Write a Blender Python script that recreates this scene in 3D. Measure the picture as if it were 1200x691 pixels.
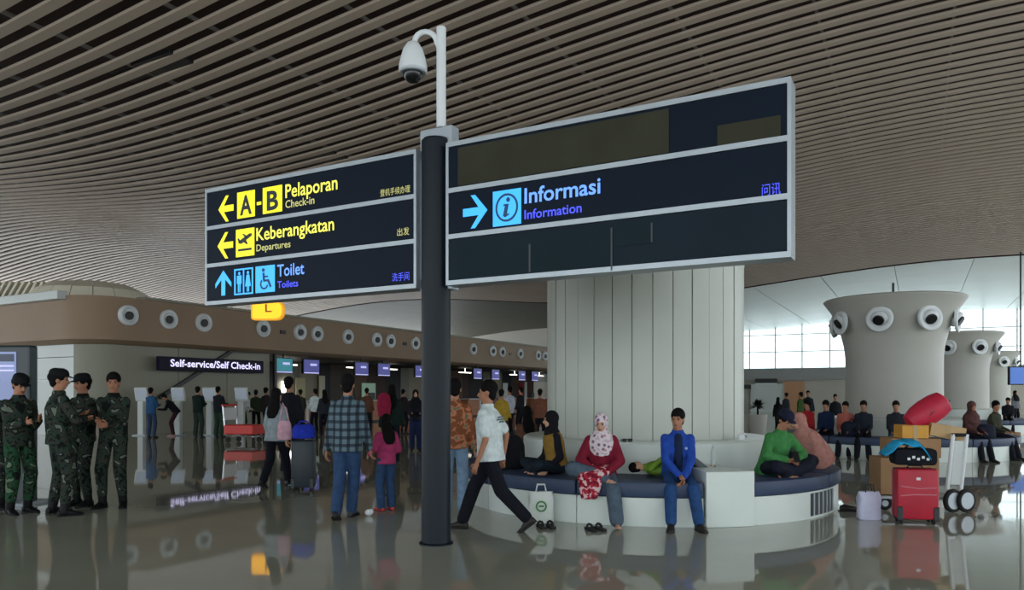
import bpy, bmesh, math, random
from mathutils import Vector, Matrix

random.seed(7)
scene = bpy.context.scene
for o in list(bpy.data.objects):
    bpy.data.objects.remove(o)
COL = scene.collection
R = math.radians
pi = math.pi

# ------------------------------------------------------------------ camera
F, HZ, EYE = 870.0, 460.0, 1.5          # focal length in px, horizon row, eye height
cam_d = bpy.data.cameras.new('camera')
cam = bpy.data.objects.new('camera', cam_d)
COL.objects.link(cam)
cam.location = (0, 0, EYE)
cam.rotation_euler = (R(90), 0, 0)
cam_d.sensor_width = 36
cam_d.lens = F / 1200 * 36
cam_d.shift_y = (HZ - 345.5) / 1200
cam_d.clip_end = 400
scene.camera = cam

# ------------------------------------------------------------------ world, light, exposure
w = bpy.data.worlds.new('sky')
scene.world = w
w.use_nodes = True
wb = w.node_tree.nodes['Background']
wb.inputs[0].default_value = (0.86, 0.95, 1.0, 1)
wb.inputs[1].default_value = 2.0
vs = scene.view_settings
vs.view_transform = 'Standard'
vs.look = 'None'
vs.gamma = 1
vs.use_curve_mapping = False
vs.exposure = 0.5

# ------------------------------------------------------------------ materials
MATS = {}


def mat(name, col, rough=0.6, metal=0.0, noise=0.0, nscale=8.0, bump=0.0, bscale=40.0, emit=None, estr=1.0, spec=0.5, alpha=1.0, trans=0.0):
    if name in MATS:
        return MATS[name]
    m = bpy.data.materials.new(name)
    MATS[name] = m
    m.use_nodes = True
    nt = m.node_tree
    b = nt.nodes['Principled BSDF']
    b.inputs['Base Color'].default_value = (*col, 1)
    b.inputs['Roughness'].default_value = rough
    b.inputs['Metallic'].default_value = metal
    b.inputs['Specular IOR Level'].default_value = spec
    b.inputs['Alpha'].default_value = alpha
    if trans:
        b.inputs['Transmission Weight'].default_value = trans
    if emit:
        b.inputs['Emission Color'].default_value = (*emit, 1)
        b.inputs['Emission Strength'].default_value = estr
    if noise or bump:
        tc = nt.nodes.new('ShaderNodeTexCoord')
    if noise:
        n = nt.nodes.new('ShaderNodeTexNoise')
        n.inputs['Scale'].default_value = nscale
        n.inputs['Detail'].default_value = 4
        nt.links.new(tc.outputs['Object'], n.inputs['Vector'])
        r = nt.nodes.new('ShaderNodeValToRGB')
        r.color_ramp.elements[0].position = 0.3
        r.color_ramp.elements[1].position = 0.7
        r.color_ramp.elements[0].color = (*[c * (1 - noise) for c in col], 1)
        r.color_ramp.elements[1].color = (*[min(1, c * (1 + noise)) for c in col], 1)
        nt.links.new(n.outputs['Fac'], r.inputs['Fac'])
        nt.links.new(r.outputs['Color'], b.inputs['Base Color'])
    if bump:
        n2 = nt.nodes.new('ShaderNodeTexNoise')
        n2.inputs['Scale'].default_value = bscale
        n2.inputs['Detail'].default_value = 3
        nt.links.new(tc.outputs['Object'], n2.inputs['Vector'])
        bp = nt.nodes.new('ShaderNodeBump')
        bp.inputs['Strength'].default_value = bump
        bp.inputs['Distance'].default_value = 0.02
        nt.links.new(n2.outputs['Fac'], bp.inputs['Height'])
        nt.links.new(bp.outputs['Normal'], b.inputs['Normal'])
    return m


def S(r, g, b):
    """sRGB 0-255 to linear"""
    f = lambda c: (c / 255 / 12.92) if c / 255 <= 0.04045 else ((c / 255 + 0.055) / 1.055) ** 2.4
    return (f(r), f(g), f(b))


def cloth(name, rgb, noise=0.18):
    return mat('cloth_' + name, S(*rgb), 0.85, noise=noise, nscale=14, bump=0.55, bscale=22, spec=0.2)


def ramp_cloth(name, stops, scale=9.0, voronoi=False, detail=3.0):
    if name in MATS:
        return MATS[name]
    m = bpy.data.materials.new(name)
    MATS[name] = m
    m.use_nodes = True
    nt = m.node_tree
    b = nt.nodes['Principled BSDF']
    b.inputs['Roughness'].default_value = 0.85
    b.inputs['Specular IOR Level'].default_value = 0.2
    tc = nt.nodes.new('ShaderNodeTexCoord')
    if voronoi:
        n = nt.nodes.new('ShaderNodeTexVoronoi')
        n.inputs['Scale'].default_value = scale
        out = n.outputs['Distance']
    else:
        n = nt.nodes.new('ShaderNodeTexNoise')
        n.inputs['Scale'].default_value = scale
        n.inputs['Detail'].default_value = detail
        n.inputs['Distortion'].default_value = 0.6
        out = n.outputs['Fac']
    nt.links.new(tc.outputs['Object'], n.inputs['Vector'])
    r = nt.nodes.new('ShaderNodeValToRGB')
    r.color_ramp.interpolation = 'CONSTANT'
    while len(r.color_ramp.elements) < len(stops):
        r.color_ramp.elements.new(0.5)
    for e, (p, c) in zip(r.color_ramp.elements, stops):
        e.position = p
        e.color = (*S(*c), 1)
    nt.links.new(out, r.inputs['Fac'])
    nt.links.new(r.outputs['Color'], b.inputs['Base Color'])
    return m


def plaid_cloth():
    m = bpy.data.materials.new('cloth_plaid')
    m.use_nodes = True
    nt = m.node_tree
    b = nt.nodes['Principled BSDF']
    b.inputs['Roughness'].default_value = 0.85
    tc = nt.nodes.new('ShaderNodeTexCoord')
    fac = []
    for d in ('X', 'Z'):
        wv = nt.nodes.new('ShaderNodeTexWave')
        wv.bands_direction = d
        wv.inputs['Scale'].default_value = 3.4
        wv.inputs['Distortion'].default_value = 0.5
        nt.links.new(tc.outputs['Object'], wv.inputs['Vector'])
        rp = nt.nodes.new('ShaderNodeValToRGB')
        rp.color_ramp.elements[0].position = 0.55
        rp.color_ramp.elements[1].position = 0.75
        nt.links.new(wv.outputs['Fac'], rp.inputs['Fac'])
        fac.append(rp.outputs['Color'])
    ad = nt.nodes.new('ShaderNodeMath')
    ad.operation = 'ADD'
    nt.links.new(fac[0], ad.inputs[0])
    nt.links.new(fac[1], ad.inputs[1])
    ml = nt.nodes.new('ShaderNodeMath')
    ml.operation = 'MULTIPLY'
    ml.inputs[1].default_value = 0.5
    nt.links.new(ad.outputs[0], ml.inputs[0])
    rp = nt.nodes.new('ShaderNodeValToRGB')
    rp.color_ramp.elements[0].color = (*S(92, 112, 122), 1)
    rp.color_ramp.elements[1].color = (*S(16, 24, 34), 1)
    e = rp.color_ramp.elements.new(0.5)
    e.color = (*S(42, 58, 70), 1)
    nt.links.new(ml.outputs[0], rp.inputs['Fac'])
    nt.links.new(rp.outputs['Color'], b.inputs['Base Color'])
    return m


def floor_material():
    m = bpy.data.materials.new('polished_stone')
    m.use_nodes = True
    nt = m.node_tree
    b = nt.nodes['Principled BSDF']
    tc = nt.nodes.new('ShaderNodeTexCoord')
    n = nt.nodes.new('ShaderNodeTexNoise')
    n.inputs['Scale'].default_value = 1.3
    n.inputs['Detail'].default_value = 8
    nt.links.new(tc.outputs['Object'], n.inputs['Vector'])
    r = nt.nodes.new('ShaderNodeValToRGB')
    r.color_ramp.elements[0].color = (*S(146, 148, 134), 1)
    r.color_ramp.elements[1].color = (*S(166, 166, 150), 1)
    nt.links.new(n.outputs['Fac'], r.inputs['Fac'])
    nt.links.new(r.outputs['Color'], b.inputs['Base Color'])
    b.inputs['Roughness'].default_value = 0.035
    b.inputs['IOR'].default_value = 1.62
    # very faint waviness of the polished slabs
    n2 = nt.nodes.new('ShaderNodeTexNoise')
    n2.inputs['Scale'].default_value = 2.2
    nt.links.new(tc.outputs['Object'], n2.inputs['Vector'])
    bp = nt.nodes.new('ShaderNodeBump')
    bp.inputs['Strength'].default_value = 0.02
    bp.inputs['Distance'].default_value = 0.02
    nt.links.new(n2.outputs['Fac'], bp.inputs['Height'])
    nt.links.new(bp.outputs['Normal'], b.inputs['Normal'])
    return m


def glass_material():
    m = bpy.data.materials.new('window_glass')
    m.use_nodes = True
    nt = m.node_tree
    nt.nodes.clear()
    out = nt.nodes.new('ShaderNodeOutputMaterial')
    mx = nt.nodes.new('ShaderNodeMixShader')
    t = nt.nodes.new('ShaderNodeBsdfTransparent')
    t.inputs[0].default_value = (0.93, 0.97, 0.97, 1)
    g = nt.nodes.new('ShaderNodeBsdfGlossy')
    g.inputs['Roughness'].default_value = 0.02
    mx.inputs[0].default_value = 0.07
    nt.links.new(t.outputs[0], mx.inputs[1])
    nt.links.new(g.outputs[0], mx.inputs[2])
    nt.links.new(mx.outputs[0], out.inputs[0])
    return m


M_floor = floor_material()
M_glass = glass_material()
M_slat = mat('slat_aluminium', S(182, 164, 148), 0.5, noise=0.05, nscale=1.5)
M_plenum = mat('plenum_deck', S(58, 38, 32), 0.9, noise=0.2, nscale=0.6)
M_carrier = mat('carrier_steel', S(110, 104, 98), 0.6)
M_whiteceil = mat('white_ceiling_panel', S(196, 202, 196), 0.36, spec=0.7, noise=0.03, nscale=0.5)
M_olive = mat('olive_panel', S(92, 88, 74), 0.6, noise=0.1, nscale=0.7)
M_bulk = mat('bulkhead_paint', S(146, 121, 97), 0.6, noise=0.06, nscale=0.5)
M_wall = mat('wall_panel', S(140, 138, 122), 0.55, noise=0.04, nscale=0.6)
M_wallw = mat('wall_panel_white', S(205, 210, 208), 0.45, noise=0.03, nscale=0.6)
M_farwall = mat('far_wall_paint', S(188, 182, 172), 0.7, noise=0.05, nscale=0.4)
M_column = mat('column_panel', S(188, 192, 182), 0.42, noise=0.03, nscale=2.0)
M_tower = mat('tower_paint', S(178, 176, 168), 0.5, noise=0.03, nscale=1.0)
M_bench = mat('bench_white', S(212, 220, 214), 0.3, noise=0.03, nscale=2.0)
M_cushion = mat('cushion_navy', S(44, 60, 88), 0.55, noise=0.15, nscale=5, bump=0.2, bscale=12)
M_black = mat('black_plastic', S(16, 17, 20), 0.45)
M_rubber = mat('black_rubber', S(20, 20, 22), 0.8)
M_pole = mat('pole_paint', S(10, 22, 32), 0.45, spec=0.25, noise=0.06, nscale=3)
M_alu = mat('brushed_aluminium', S(168, 176, 182), 0.4, metal=0.35, noise=0.05)
M_panel = mat('sign_panel_navy', S(8, 22, 38), 0.5, noise=0.06, nscale=2, spec=0.12)
M_panel2 = mat('sign_panel_grey', S(18, 32, 42), 0.5, spec=0.12, noise=0.08, nscale=2)
M_film = mat('masking_film', S(52, 52, 38), 0.7, spec=0.2, noise=0.12, nscale=3)
M_film2 = mat('masking_film_grey', S(26, 40, 47), 0.7, spec=0.12, noise=0.08, nscale=3)
M_tape = mat('grey_tape', S(60, 68, 72), 0.6)
M_yel = mat('lit_yellow', S(235, 230, 30), 0.4, emit=S(240, 232, 24), estr=0.52)
M_yeltext = mat('lit_yellow_text', S(240, 236, 90), 0.4, emit=S(238, 232, 84), estr=0.55)
M_yelpale = mat('lit_pale_yellow', S(200, 196, 120), 0.4, emit=S(196, 192, 120), estr=0.35)
M_cyan = mat('lit_cyan', S(60, 170, 245), 0.4, emit=S(50, 168, 250), estr=0.55)
M_bluet = mat('lit_blue_text', S(110, 160, 250), 0.4, emit=S(96, 150, 255), estr=0.55)
M_blued = mat('lit_blue_deep', S(70, 80, 240), 0.4, emit=S(66, 78, 245), estr=0.55)
M_lilac = mat('lit_lilac_text', S(220, 215, 250), 0.4, emit=S(222, 216, 255), estr=0.7)
M_amber = mat('lit_amber', S(255, 190, 20), 0.4, emit=(1.0, 0.45, 0.012), estr=0.95)
M_ambere = mat('amber_shell', S(190, 130, 20), 0.4, emit=(0.8, 0.35, 0.01), estr=0.6)
M_screen = mat('lit_screen_purple', S(60, 60, 130), 0.3, emit=S(56, 54, 120), estr=0.6)
M_screenb = mat('lit_screen_teal', S(30, 120, 130), 0.3, emit=S(34, 110, 122), estr=0.6)
M_screenlight = mat('lit_screen_line', S(170, 170, 220), 0.3, emit=S(168, 168, 220), estr=0.7)
M_lamp = mat('lit_lamp_white', (1, 1, 1), 0.4, emit=(1.0, 0.93, 0.82), estr=3.0)
M_wood = mat('counter_wood', S(176, 116, 82), 0.5, noise=0.15, nscale=4)
M_whitepaint = mat('white_paint', S(220, 224, 226), 0.4)
M_chrome = mat('chrome', S(190, 194, 198), 0.25, metal=0.8)
M_dome = mat('smoked_dome', S(14, 16, 20), 0.12)
M_skin = mat('skin', S(168, 118, 92), 0.6, noise=0.08, nscale=18, spec=0.3)
M_skin2 = mat('skin_light', S(196, 150, 124), 0.6, noise=0.08, nscale=18, spec=0.3)
M_hair = mat('hair_black', S(14, 12, 13), 0.8, noise=0.3, nscale=60, spec=0.15)
M_eye = mat('eye_dark', S(18, 14, 12), 0.3)
M_lip = mat('lips', S(130, 72, 62), 0.5)
M_camo = ramp_cloth('cloth_camouflage', [(0, (14, 17, 18)), (0.4, (36, 54, 44)), (0.49, (54, 52, 46)), (0.55, (20, 27, 26)), (0.62, (98, 108, 96))], 9.0, detail=2.0)
M_camog = ramp_cloth('cloth_camouflage_green', [(0, (14, 22, 18)), (0.42, (30, 76, 48)), (0.5, (46, 60, 44)), (0.55, (18, 32, 26)), (0.62, (92, 112, 88))], 9.0, detail=2.0)
M_plaid = plaid_cloth()
M_floral = ramp_cloth('cloth_floral', [(0, (96, 84, 110)), (0.24, (176, 140, 150)), (0.4, (212, 200, 204)), (0.75, (190, 170, 178))], 19, voronoi=True)
M_batik = ramp_cloth('cloth_batik', [(0, (110, 20, 40)), (0.45, (170, 40, 60)), (0.55, (206, 180, 180))], 16)

# ------------------------------------------------------------------ helpers
ORG = {}          # world translation of a parent (parents here are only translated, except people)


def tag(o, label=None, cat=None, group=None, kind=None):
    if label:
        o['label'] = label
    if cat:
        o['category'] = cat
    if group:
        o['group'] = group
    if kind:
        o['kind'] = kind
    return o


def empty(name, loc=(0, 0, 0), label=None, cat=None, group=None, kind=None):
    o = bpy.data.objects.new(name, None)
    o.empty_display_size = 0.1
    COL.objects.link(o)
    o.location = loc
    ORG[o.name] = Vector(loc)
    return tag(o, label, cat, group, kind)


CU, SU = 0.8771, 0.4802                # hall axes against the camera's


def H2W(u, v, z=0.0):
    return Vector((CU * u + SU * v, -SU * u + CU * v, z))


def W2H(p):
    return (CU * p[0] - SU * p[1], SU * p[0] + CU * p[1])


U = H2W(1, 0)
V = H2W(0, 1)
Z = Vector((0, 0, 1))
X = Vector((1, 0, 0))
Y = Vector((0, 1, 0))


def gp(px, py):
    """floor point under a pixel of the photograph"""
    d = EYE * F / (py - HZ)
    return Vector(((px - 600) / F * d, d, 0))


def at(px, d, z=0.0):
    return Vector(((px - 600) / F * d, d, z))


class MB:
    def __init__(s):
        s.v = []
        s.f = []
        s.m = []
        s.cur = 0

    def add(s, vs, fs):
        n = len(s.v)
        s.v += [Vector(p) for p in vs]
        s.f += [tuple(i + n for i in f) for f in fs]
        s.m += [s.cur] * len(fs)
        return s

    def obox(s, c, ax, ay, az, sx, sy, sz):
        """oriented box, full sizes, centre c"""
        c = Vector(c)
        ax, ay, az = ax * sx / 2, ay * sy / 2, az * sz / 2
        vs = [c + ax * i + ay * j + az * k for k in (-1, 1) for (i, j) in ((-1, -1), (1, -1), (1, 1), (-1, 1))]
        return s.add(vs, [(0, 3, 2, 1), (4, 5, 6, 7), (0, 1, 5, 4), (1, 2, 6, 5), (2, 3, 7, 6), (3, 0, 4, 7)])

    def box(s, c, sx, sy, sz, rz=0.0):
        ax = Vector((math.cos(rz), math.sin(rz), 0))
        ay = Vector((-math.sin(rz), math.cos(rz), 0))
        return s.obox(c, ax, ay, Z, sx, sy, sz)

    def ring_loft(s, rings, cap=True, closed=True):
        n = len(rings[0])
        vs = [p for r in rings for p in r]
        fs = []
        for i in range(len(rings) - 1):
            for j in range(n if closed else n - 1):
                a, b = i * n + j, i * n + (j + 1) % n
                fs.append((a, b, b + n, a + n))
        if cap and closed:
            fs.append(tuple(range(n - 1, -1, -1)))
            k = (len(rings) - 1) * n
            fs.append(tuple(range(k, k + n)))
        return s.add(vs, fs)

    def lathe(s, c, prof, n=32, a0=0.0, a1=2 * pi, cap=True):
        """prof: list of (r, z)"""
        c = Vector(c)
        full = abs(a1 - a0 - 2 * pi) < 1e-6
        k = n if full else n + 1
        rings = []
        for r, z in prof:
            rings.append([c + Vector((r * math.cos(a0 + (a1 - a0) * i / n), r * math.sin(a0 + (a1 - a0) * i / n), z)) for i in range(k)])
        return s.ring_loft(rings, cap and full, full)

    def tube(s, pts, r, n=10, cap=True):
        pts = [Vector(p) for p in pts]
        rad = r if isinstance(r, (list, tuple)) else [r] * len(pts)
        rings = []
        pr = None
        for i, p in enumerate(pts):
            t = (pts[min(i + 1, len(pts) - 1)] - pts[max(i - 1, 0)]).normalized()
            if pr is None:
                pr = t.orthogonal().normalized()
            else:
                pr = (pr - t * pr.dot(t)).normalized()
            q = t.cross(pr)
            rings.append([p + (pr * math.cos(2 * pi * j / n) + q * math.sin(2 * pi * j / n)) * rad[i] for j in range(n)])
        return s.ring_loft(rings, cap)

    def capsule(s, p0, r0, p1, r1, n=10, h=3):
        p0, p1 = Vector(p0), Vector(p1)
        d = p1 - p0
        if d.length < 1e-5:
            d = Vector((0, 0, 1e-4))
        t = d.normalized()
        a = t.orthogonal().normalized()
        b = t.cross(a)
        rings = []
        for i in range(h):
            th = -pi / 2 + (i + 0.35) / (h + 0.35) * pi / 2
            rings.append((p0 + t * r0 * math.sin(th), r0 * math.cos(th)))
        rings.append((p0, r0))
        rings.append((p1, r1))
        for i in range(h):
            th = (i + 1) / (h + 0.35) * pi / 2
            rings.append((p1 + t * r1 * math.sin(th), r1 * math.cos(th)))
        return s.ring_loft([[c + (a * math.cos(2 * pi * j / n) + b * math.sin(2 * pi * j / n)) * r for j in range(n)] for c, r in rings])

    def ell(s, c, ax, ay, az, rx, ry, rz, n=14, m=9):
        c = Vector(c)
        rings = []
        for i in range(m):
            th = -pi / 2 + (i + 0.5) / m * pi
            rings.append([c + ax * rx * math.cos(th) * math.cos(2 * pi * j / n) + ay * ry * math.cos(th) * math.sin(2 * pi * j / n) + az * rz * math.sin(th) for j in range(n)])
        return s.ring_loft(rings)

    def loft(s, rings, n=18):
        """rings: (centre, ax, ay, rx, ry)"""
        return s.ring_loft([[Vector(c) + ax * rx * math.cos(2 * pi * j / n) + ay * ry * math.sin(2 * pi * j / n) for j in range(n)] for c, ax, ay, rx, ry in rings])

    def prism(s, poly, o, ax, ay, az, depth):
        """poly: 2-D outline in (ax, ay), extruded along az"""
        o = Vector(o)
        n = len(poly)
        a = [o + ax * x + ay * y for x, y in poly]
        b = [p + az * depth for p in a]
        fs = [tuple(range(n - 1, -1, -1)), tuple(range(n, 2 * n))] + [(i, (i + 1) % n, (i + 1) % n + n, i + n) for i in range(n)]
        return s.add(a + b, fs)

    def build(s, name, mats, parent=None, origin=None, smooth=False, bevel=0.0):
        if parent is not None:
            base = ORG.get(parent.name, Vector((0, 0, 0)))
        else:
            base = Vector(origin) if origin is not None else Vector((0, 0, 0))
        me = bpy.data.meshes.new(name)
        me.from_pydata([p - base for p in s.v], [], s.f)
        if not isinstance(mats, (list, tuple)):
            mats = [mats]
        for m_ in mats:
            me.materials.append(m_)
        if len(mats) > 1:
            me.polygons.foreach_set('material_index', s.m)
        bm = bmesh.new()
        bm.from_mesh(me)
        bmesh.ops.recalc_face_normals(bm, faces=bm.faces)
        if bevel:
            ed = [e for e in bm.edges if len(e.link_faces) == 2 and e.calc_face_angle(0) > 0.6]
            bmesh.ops.bevel(bm, geom=ed, offset=bevel, segments=2, profile=0.5, affect='EDGES', clamp_overlap=True)
        bm.to_mesh(me)
        bm.free()
        if smooth:
            me.polygons.foreach_set('use_smooth', [True] * len(me.polygons))
            if smooth == 'auto':
                me.set_sharp_from_angle(angle=R(35))
        me.update()
        o = bpy.data.objects.new(name, me)
        COL.objects.link(o)
        if parent is not None:
            o.parent = parent
        else:
            o.location = base
        ORG[o.name] = base.copy()
        return o


def text_obj(name, body, size, mt, o, ax, ay, parent, off=0.0, depth=0.004, xs=1.0, align='LEFT', shear=0.0):
    cu = bpy.data.curves.new(name, 'FONT')
    cu.body = body
    cu.size = size
    cu.align_x = align
    cu.offset = off
    cu.shear = shear
    cu.resolution_u = 3
    t = bpy.data.objects.new(name, cu)
    COL.objects.link(t)
    dg = bpy.context.evaluated_depsgraph_get()
    me = bpy.data.meshes.new_from_object(t.evaluated_get(dg))
    bpy.data.objects.remove(t)
    nrm = ax.cross(ay)
    mb = MB()
    vs = [Vector(o) + ax * (v.co.x * xs) + ay * v.co.y + nrm * depth for v in me.vertices]
    mb.v = vs
    mb.f = [tuple(p.vertices) for p in me.polygons]
    mb.m = [0] * len(mb.f)
    bpy.data.meshes.remove(me)
    base = ORG[parent.name]
    m2 = bpy.data.meshes.new(name)
    m2.from_pydata([p - base for p in vs], [], mb.f)
    m2.materials.append(mt)
    ob = bpy.data.objects.new(name, m2)
    COL.objects.link(ob)
    ob.parent = parent
    ORG[ob.name] = base.copy()
    return ob


def share(o, parent, delta):
    c = o.copy()
    COL.objects.link(c)
    c.parent = parent
    c.location = o.location + Vector(delta)
    return c

# ------------------------------------------------------------------ setting: floor
mb = MB()
mb.prism([(-41, -13), (16, -13), (16, 64), (-41, 64)], (0, 0, -0.2), U, V, Z, 0.2)
fl = mb.build('floor', M_floor)
tag(fl, 'polished grey beige stone floor mirroring the whole hall', kind='structure')


# ------------------------------------------------------------------ setting: ceiling of slats
def zc(u):
    return 7.0 - 0.5 * math.cos(2 * pi * (u + 14.0) / 32)


ceil = empty('ceiling', (0, 0, 7), kind='structure', label='waving ceiling of long taupe metal slats over a dark void')
us = [15 - i * 1.0 for i in range(86)]
mb = MB()
rings = []
for u in us:
    z = zc(u)
    c = H2W(u, 0, z)
    rings.append([c + V * a + Z * b for a, b in ((-0.08, 0), (0.08, 0), (0.08, 0.045), (-0.08, 0.045))])
mb.ring_loft(rings)
slat0 = mb.build('ceiling_slat', M_slat, ceil)
nsl = 119
V0 = -4.0
SP = 0.36
for k in range(nsl):
    if k == 0:
        slat0.location = V * V0
    else:
        c = slat0.copy()
        COL.objects.link(c)
        c.location = V * (V0 + k * SP)
VEND = V0 + nsl * SP                     # about 38.7
# carriers across the slats
mb = MB()
mb.obox(H2W(0, (V0 + VEND) / 2, 7.0), U, V, Z, 0.04, VEND - V0, 0.05)
car0 = None
u = 10.0
i = 0
while u > -48:
    o = mb.build('ceiling_carrier', M_carrier, ceil) if car0 is None else None
    if o is None:
        o = car0.copy()
        COL.objects.link(o)
    else:
        car0 = o
    o.location = U * u + Z * (zc(u) - 7.0 + 0.075)
    u -= 1.9
# void deck above
mb = MB()
rings = []
for u in us:
    rings.append([H2W(u, -12, zc(u) + 1.3), H2W(u, VEND, zc(u) + 1.3), H2W(u, VEND, zc(u) + 1.4), H2W(u, -12, zc(u) + 1.4)])
mb.ring_loft(rings)
mb.build('void_deck', M_plenum, ceil)
for px, py in ((182, 57), (366, 166)):
    mb = MB()
    d = (7.0 - EYE) * F / (HZ - py)
    p = at(px, d, 7.0)
    uu, vv = W2H(p)
    mb.obox(H2W(uu, vv, zc(uu) + 0.08), U, V, Z, 1.5, 0.62, 0.06)
    mb.build('access_hatch', M_black, ceil)

# white panelled ceiling further back and olive one to its left
wc = empty('ceiling_white', H2W(10, 50, 7), kind='structure', label='smooth white panelled ceiling near the far windows')
pu, pv = 3.2, 4.0
for i in range(10):
    for j in range(6):
        uu = 15 - (i + 0.5) * pu
        vv = VEND + (j + 0.5) * pv
        za, zb = zc(uu - pu / 2), zc(uu + pu / 2)
        ua = (U * pu + Z * (zb - za)).normalized()
        mb = MB()
        mb.obox(H2W(uu, vv, (za + zb) / 2 + 0.05), ua, V, ua.cross(V), pu - 0.025, pv - 0.025, 0.1)
        mb.build('ceiling_panel', M_whiteceil, wc)


def sheet(mb, u0, u1, v0, v1, dz, th=0.1, n=24):
    rings = []
    for q in range(n + 1):
        uu = u0 + (u1 - u0) * q / n
        rings.append([H2W(uu, v0, zc(uu) + dz), H2W(uu, v1, zc(uu) + dz), H2W(uu, v1, zc(uu) + dz + th), H2W(uu, v0, zc(uu) + dz + th)])
    mb.ring_loft(rings)


mb = MB()
sheet(mb, 15, -17, VEND, 63, 0.14)
mb.build('backing', M_plenum, wc)
mb = MB()
sheet(mb, 15, -70, VEND - 0.05, VEND + 0.03, -0.02, 1.45, 60)
mb.build('fascia', M_plenum, ceil)
oc = MB()
sheet(oc, -17, -70, VEND + 0.03, 63, 0.0)
tag(oc.build('ceiling_olive', M_olive), 'smooth dark olive ceiling above the check-in bulkhead', kind='structure')

# ------------------------------------------------------------------ setting: far wall with windows
fw = empty('wall_back', H2W(0, 62, 0), kind='structure', label='far beige wall under the bright windows')
VW = 62.0
SILL, WTOP = 3.4, 7.5
mb = MB()
mb.obox(H2W(-12.5, VW + 0.2, 1.25), U, V, Z, 57, 0.4, 2.5)
mb.build('wall_panel', M_farwall, fw)
mb = MB()
mb.obox(H2W(-12.5, VW + 0.05, 2.95), U, V, Z, 57, 0.7, 0.9)
mb.build('window_band', mat('band_paint', S(150, 150, 150), 0.6), fw)
mb = MB()
mb.obox(H2W(-32.5, VW + 0.2, 5.5), U, V, Z, 17, 0.4, 4.2)
mb.build('wall_panel', M_farwall, fw)
win = empty('window_1', H2W(0, VW, SILL), kind='structure', label='long row of bright clerestory windows in the far wall')
n = 0
u = -24.0
while u < 16.5:
    mb = MB()
    mb.obox(H2W(u, VW, (SILL + WTOP) / 2), U, V, Z, 0.09, 0.15, WTOP - SILL)
    mb.build('mullion', M_wallw, win)
    if u + 2 <= 16:
        for zz0, zz1 in ((SILL, 4.75), (4.75, 6.1), (6.1, WTOP)):
            mb = MB()
            mb.obox(H2W(u + 1, VW, (zz0 + zz1) / 2), U, V, Z, 1.9, 0.02, zz1 - zz0 - 0.06)
            mb.build('pane', M_glass, win)
    u += 2.0
for zz in (SILL + 0.03, 4.75, 6.1, WTOP):
    mb = MB()
    mb.obox(H2W(-4, VW, zz), U, V, Z, 40, 0.13, 0.07)
    mb.build('transom', M_wallw, win)

# ------------------------------------------------------------------ setting: check-in bulkhead on the left
UB, VB, RB = -24.4, 15.0, 1.5


def bulk_path(off=0.0, uend=-40, vend=60):
    """plan outline of the bulkhead face, rounded at its near corner"""
    pts = [(UB - off, vend), (UB - off, VB + RB + 8), (UB - off, VB + RB)]
    for i in range(1, 9):
        a = -i / 8 * pi / 2
        pts.append((UB - RB + (RB - off) * math.cos(a), VB + RB + (RB - off) * math.sin(a)))
    pts.append((UB - RB - 8, VB + off))
    pts.append((uend, VB + off))
    return pts


def wall_strip(mb, prof, uend=-40, vend=60):
    """prof: (offset, z) outline swept along the path"""
    paths = [[H2W(a, b, z) for a, b in bulk_path(off, uend, vend)] for off, z in prof]
    k = len(paths)
    n = len(paths[0])
    vs = [p for q in paths for p in q]
    fs = []
    for i in range(k):
        for j in range(n - 1):
            a, b = i * n + j, ((i + 1) % k) * n + j
            fs.append((a, a + 1, b + 1, b))
    fs.append(tuple(i * n for i in range(k)))
    fs.append(tuple(i * n + n - 1 for i in range(k)))
    mb.add(vs, fs)


bulk = empty('wall_left', H2W(UB, 20, 0), kind='structure', label='long beige bulkhead over the check-in counters with round corner')
mb = MB()
wall_strip(mb, [(0.0, 3.35), (0.0, 4.85), (1.2, 4.85), (1.2, 3.2), (0.25, 3.2)])
mb.build('bulkhead', M_bulk, bulk, smooth='auto')
mb = MB()
mb.obox(H2W(UB - 0.12, 38.5, 4.89), U, V, Z, 0.5, 43, 0.09)
mb.build('coping', M_wall, bulk)
mb = MB()
mb.obox(H2W(-32.9, VB - 0.1, 4.85), U, V, Z, 14.4, 0.35, 0.3)
mb.build('ledge', M_wallw, bulk, bevel=0.03)
# lower wall, panel by panel
wlow = empty('wall_checkin', H2W(UB, 20, 0), kind='structure', label='grey green panelled wall behind the self-service kiosks')
pv0 = VB + RB
for i in range(3):
    mb = MB()
    a, b = pv0 + i * 2.27, pv0 + (i + 1) * 2.27 - 0.02
    mb.obox(H2W(UB - 0.7, (a + b) / 2, 1.62), U, V, Z, 0.6, b - a, 3.24)
    mb.build('wall_panel', M_wall, wlow)
mb = MB()
pts = [(UB - RB + (RB - 0.4) * math.cos(-i / 8 * pi / 2), VB + RB + (RB - 0.4) * math.sin(-i / 8 * pi / 2)) for i in range(9)]
inn = [(UB - RB + (RB - 1.0) * math.cos(-i / 8 * pi / 2), VB + RB + (RB - 1.0) * math.sin(-i / 8 * pi / 2)) for i in range(8, -1, -1)]
mb.prism(pts + inn, (0, 0, 0), U, V, Z, 3.3)
mb.build('corner_panel', M_wall, wlow, smooth='auto')
for i in range(4):
    for zz0, zz1 in ((0, 1.95), (1.97, 2.75), (2.77, 3.3)):
        mb = MB()
        a, b = UB - RB - i * 3.4, UB - RB - (i + 1) * 3.4 + 0.02
        mb.obox(H2W((a + b) / 2, VB + 0.7, (zz0 + zz1) / 2), U, V, Z, abs(b - a), 0.6, zz1 - zz0)
        mb.build('wall_panel', M_wallw, wlow)
# dark handrail line on that wall
tr = empty('trim_1', H2W(UB, 20, 2), kind='structure', label='dark sloping band along the wall behind the self-service sign')


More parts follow.
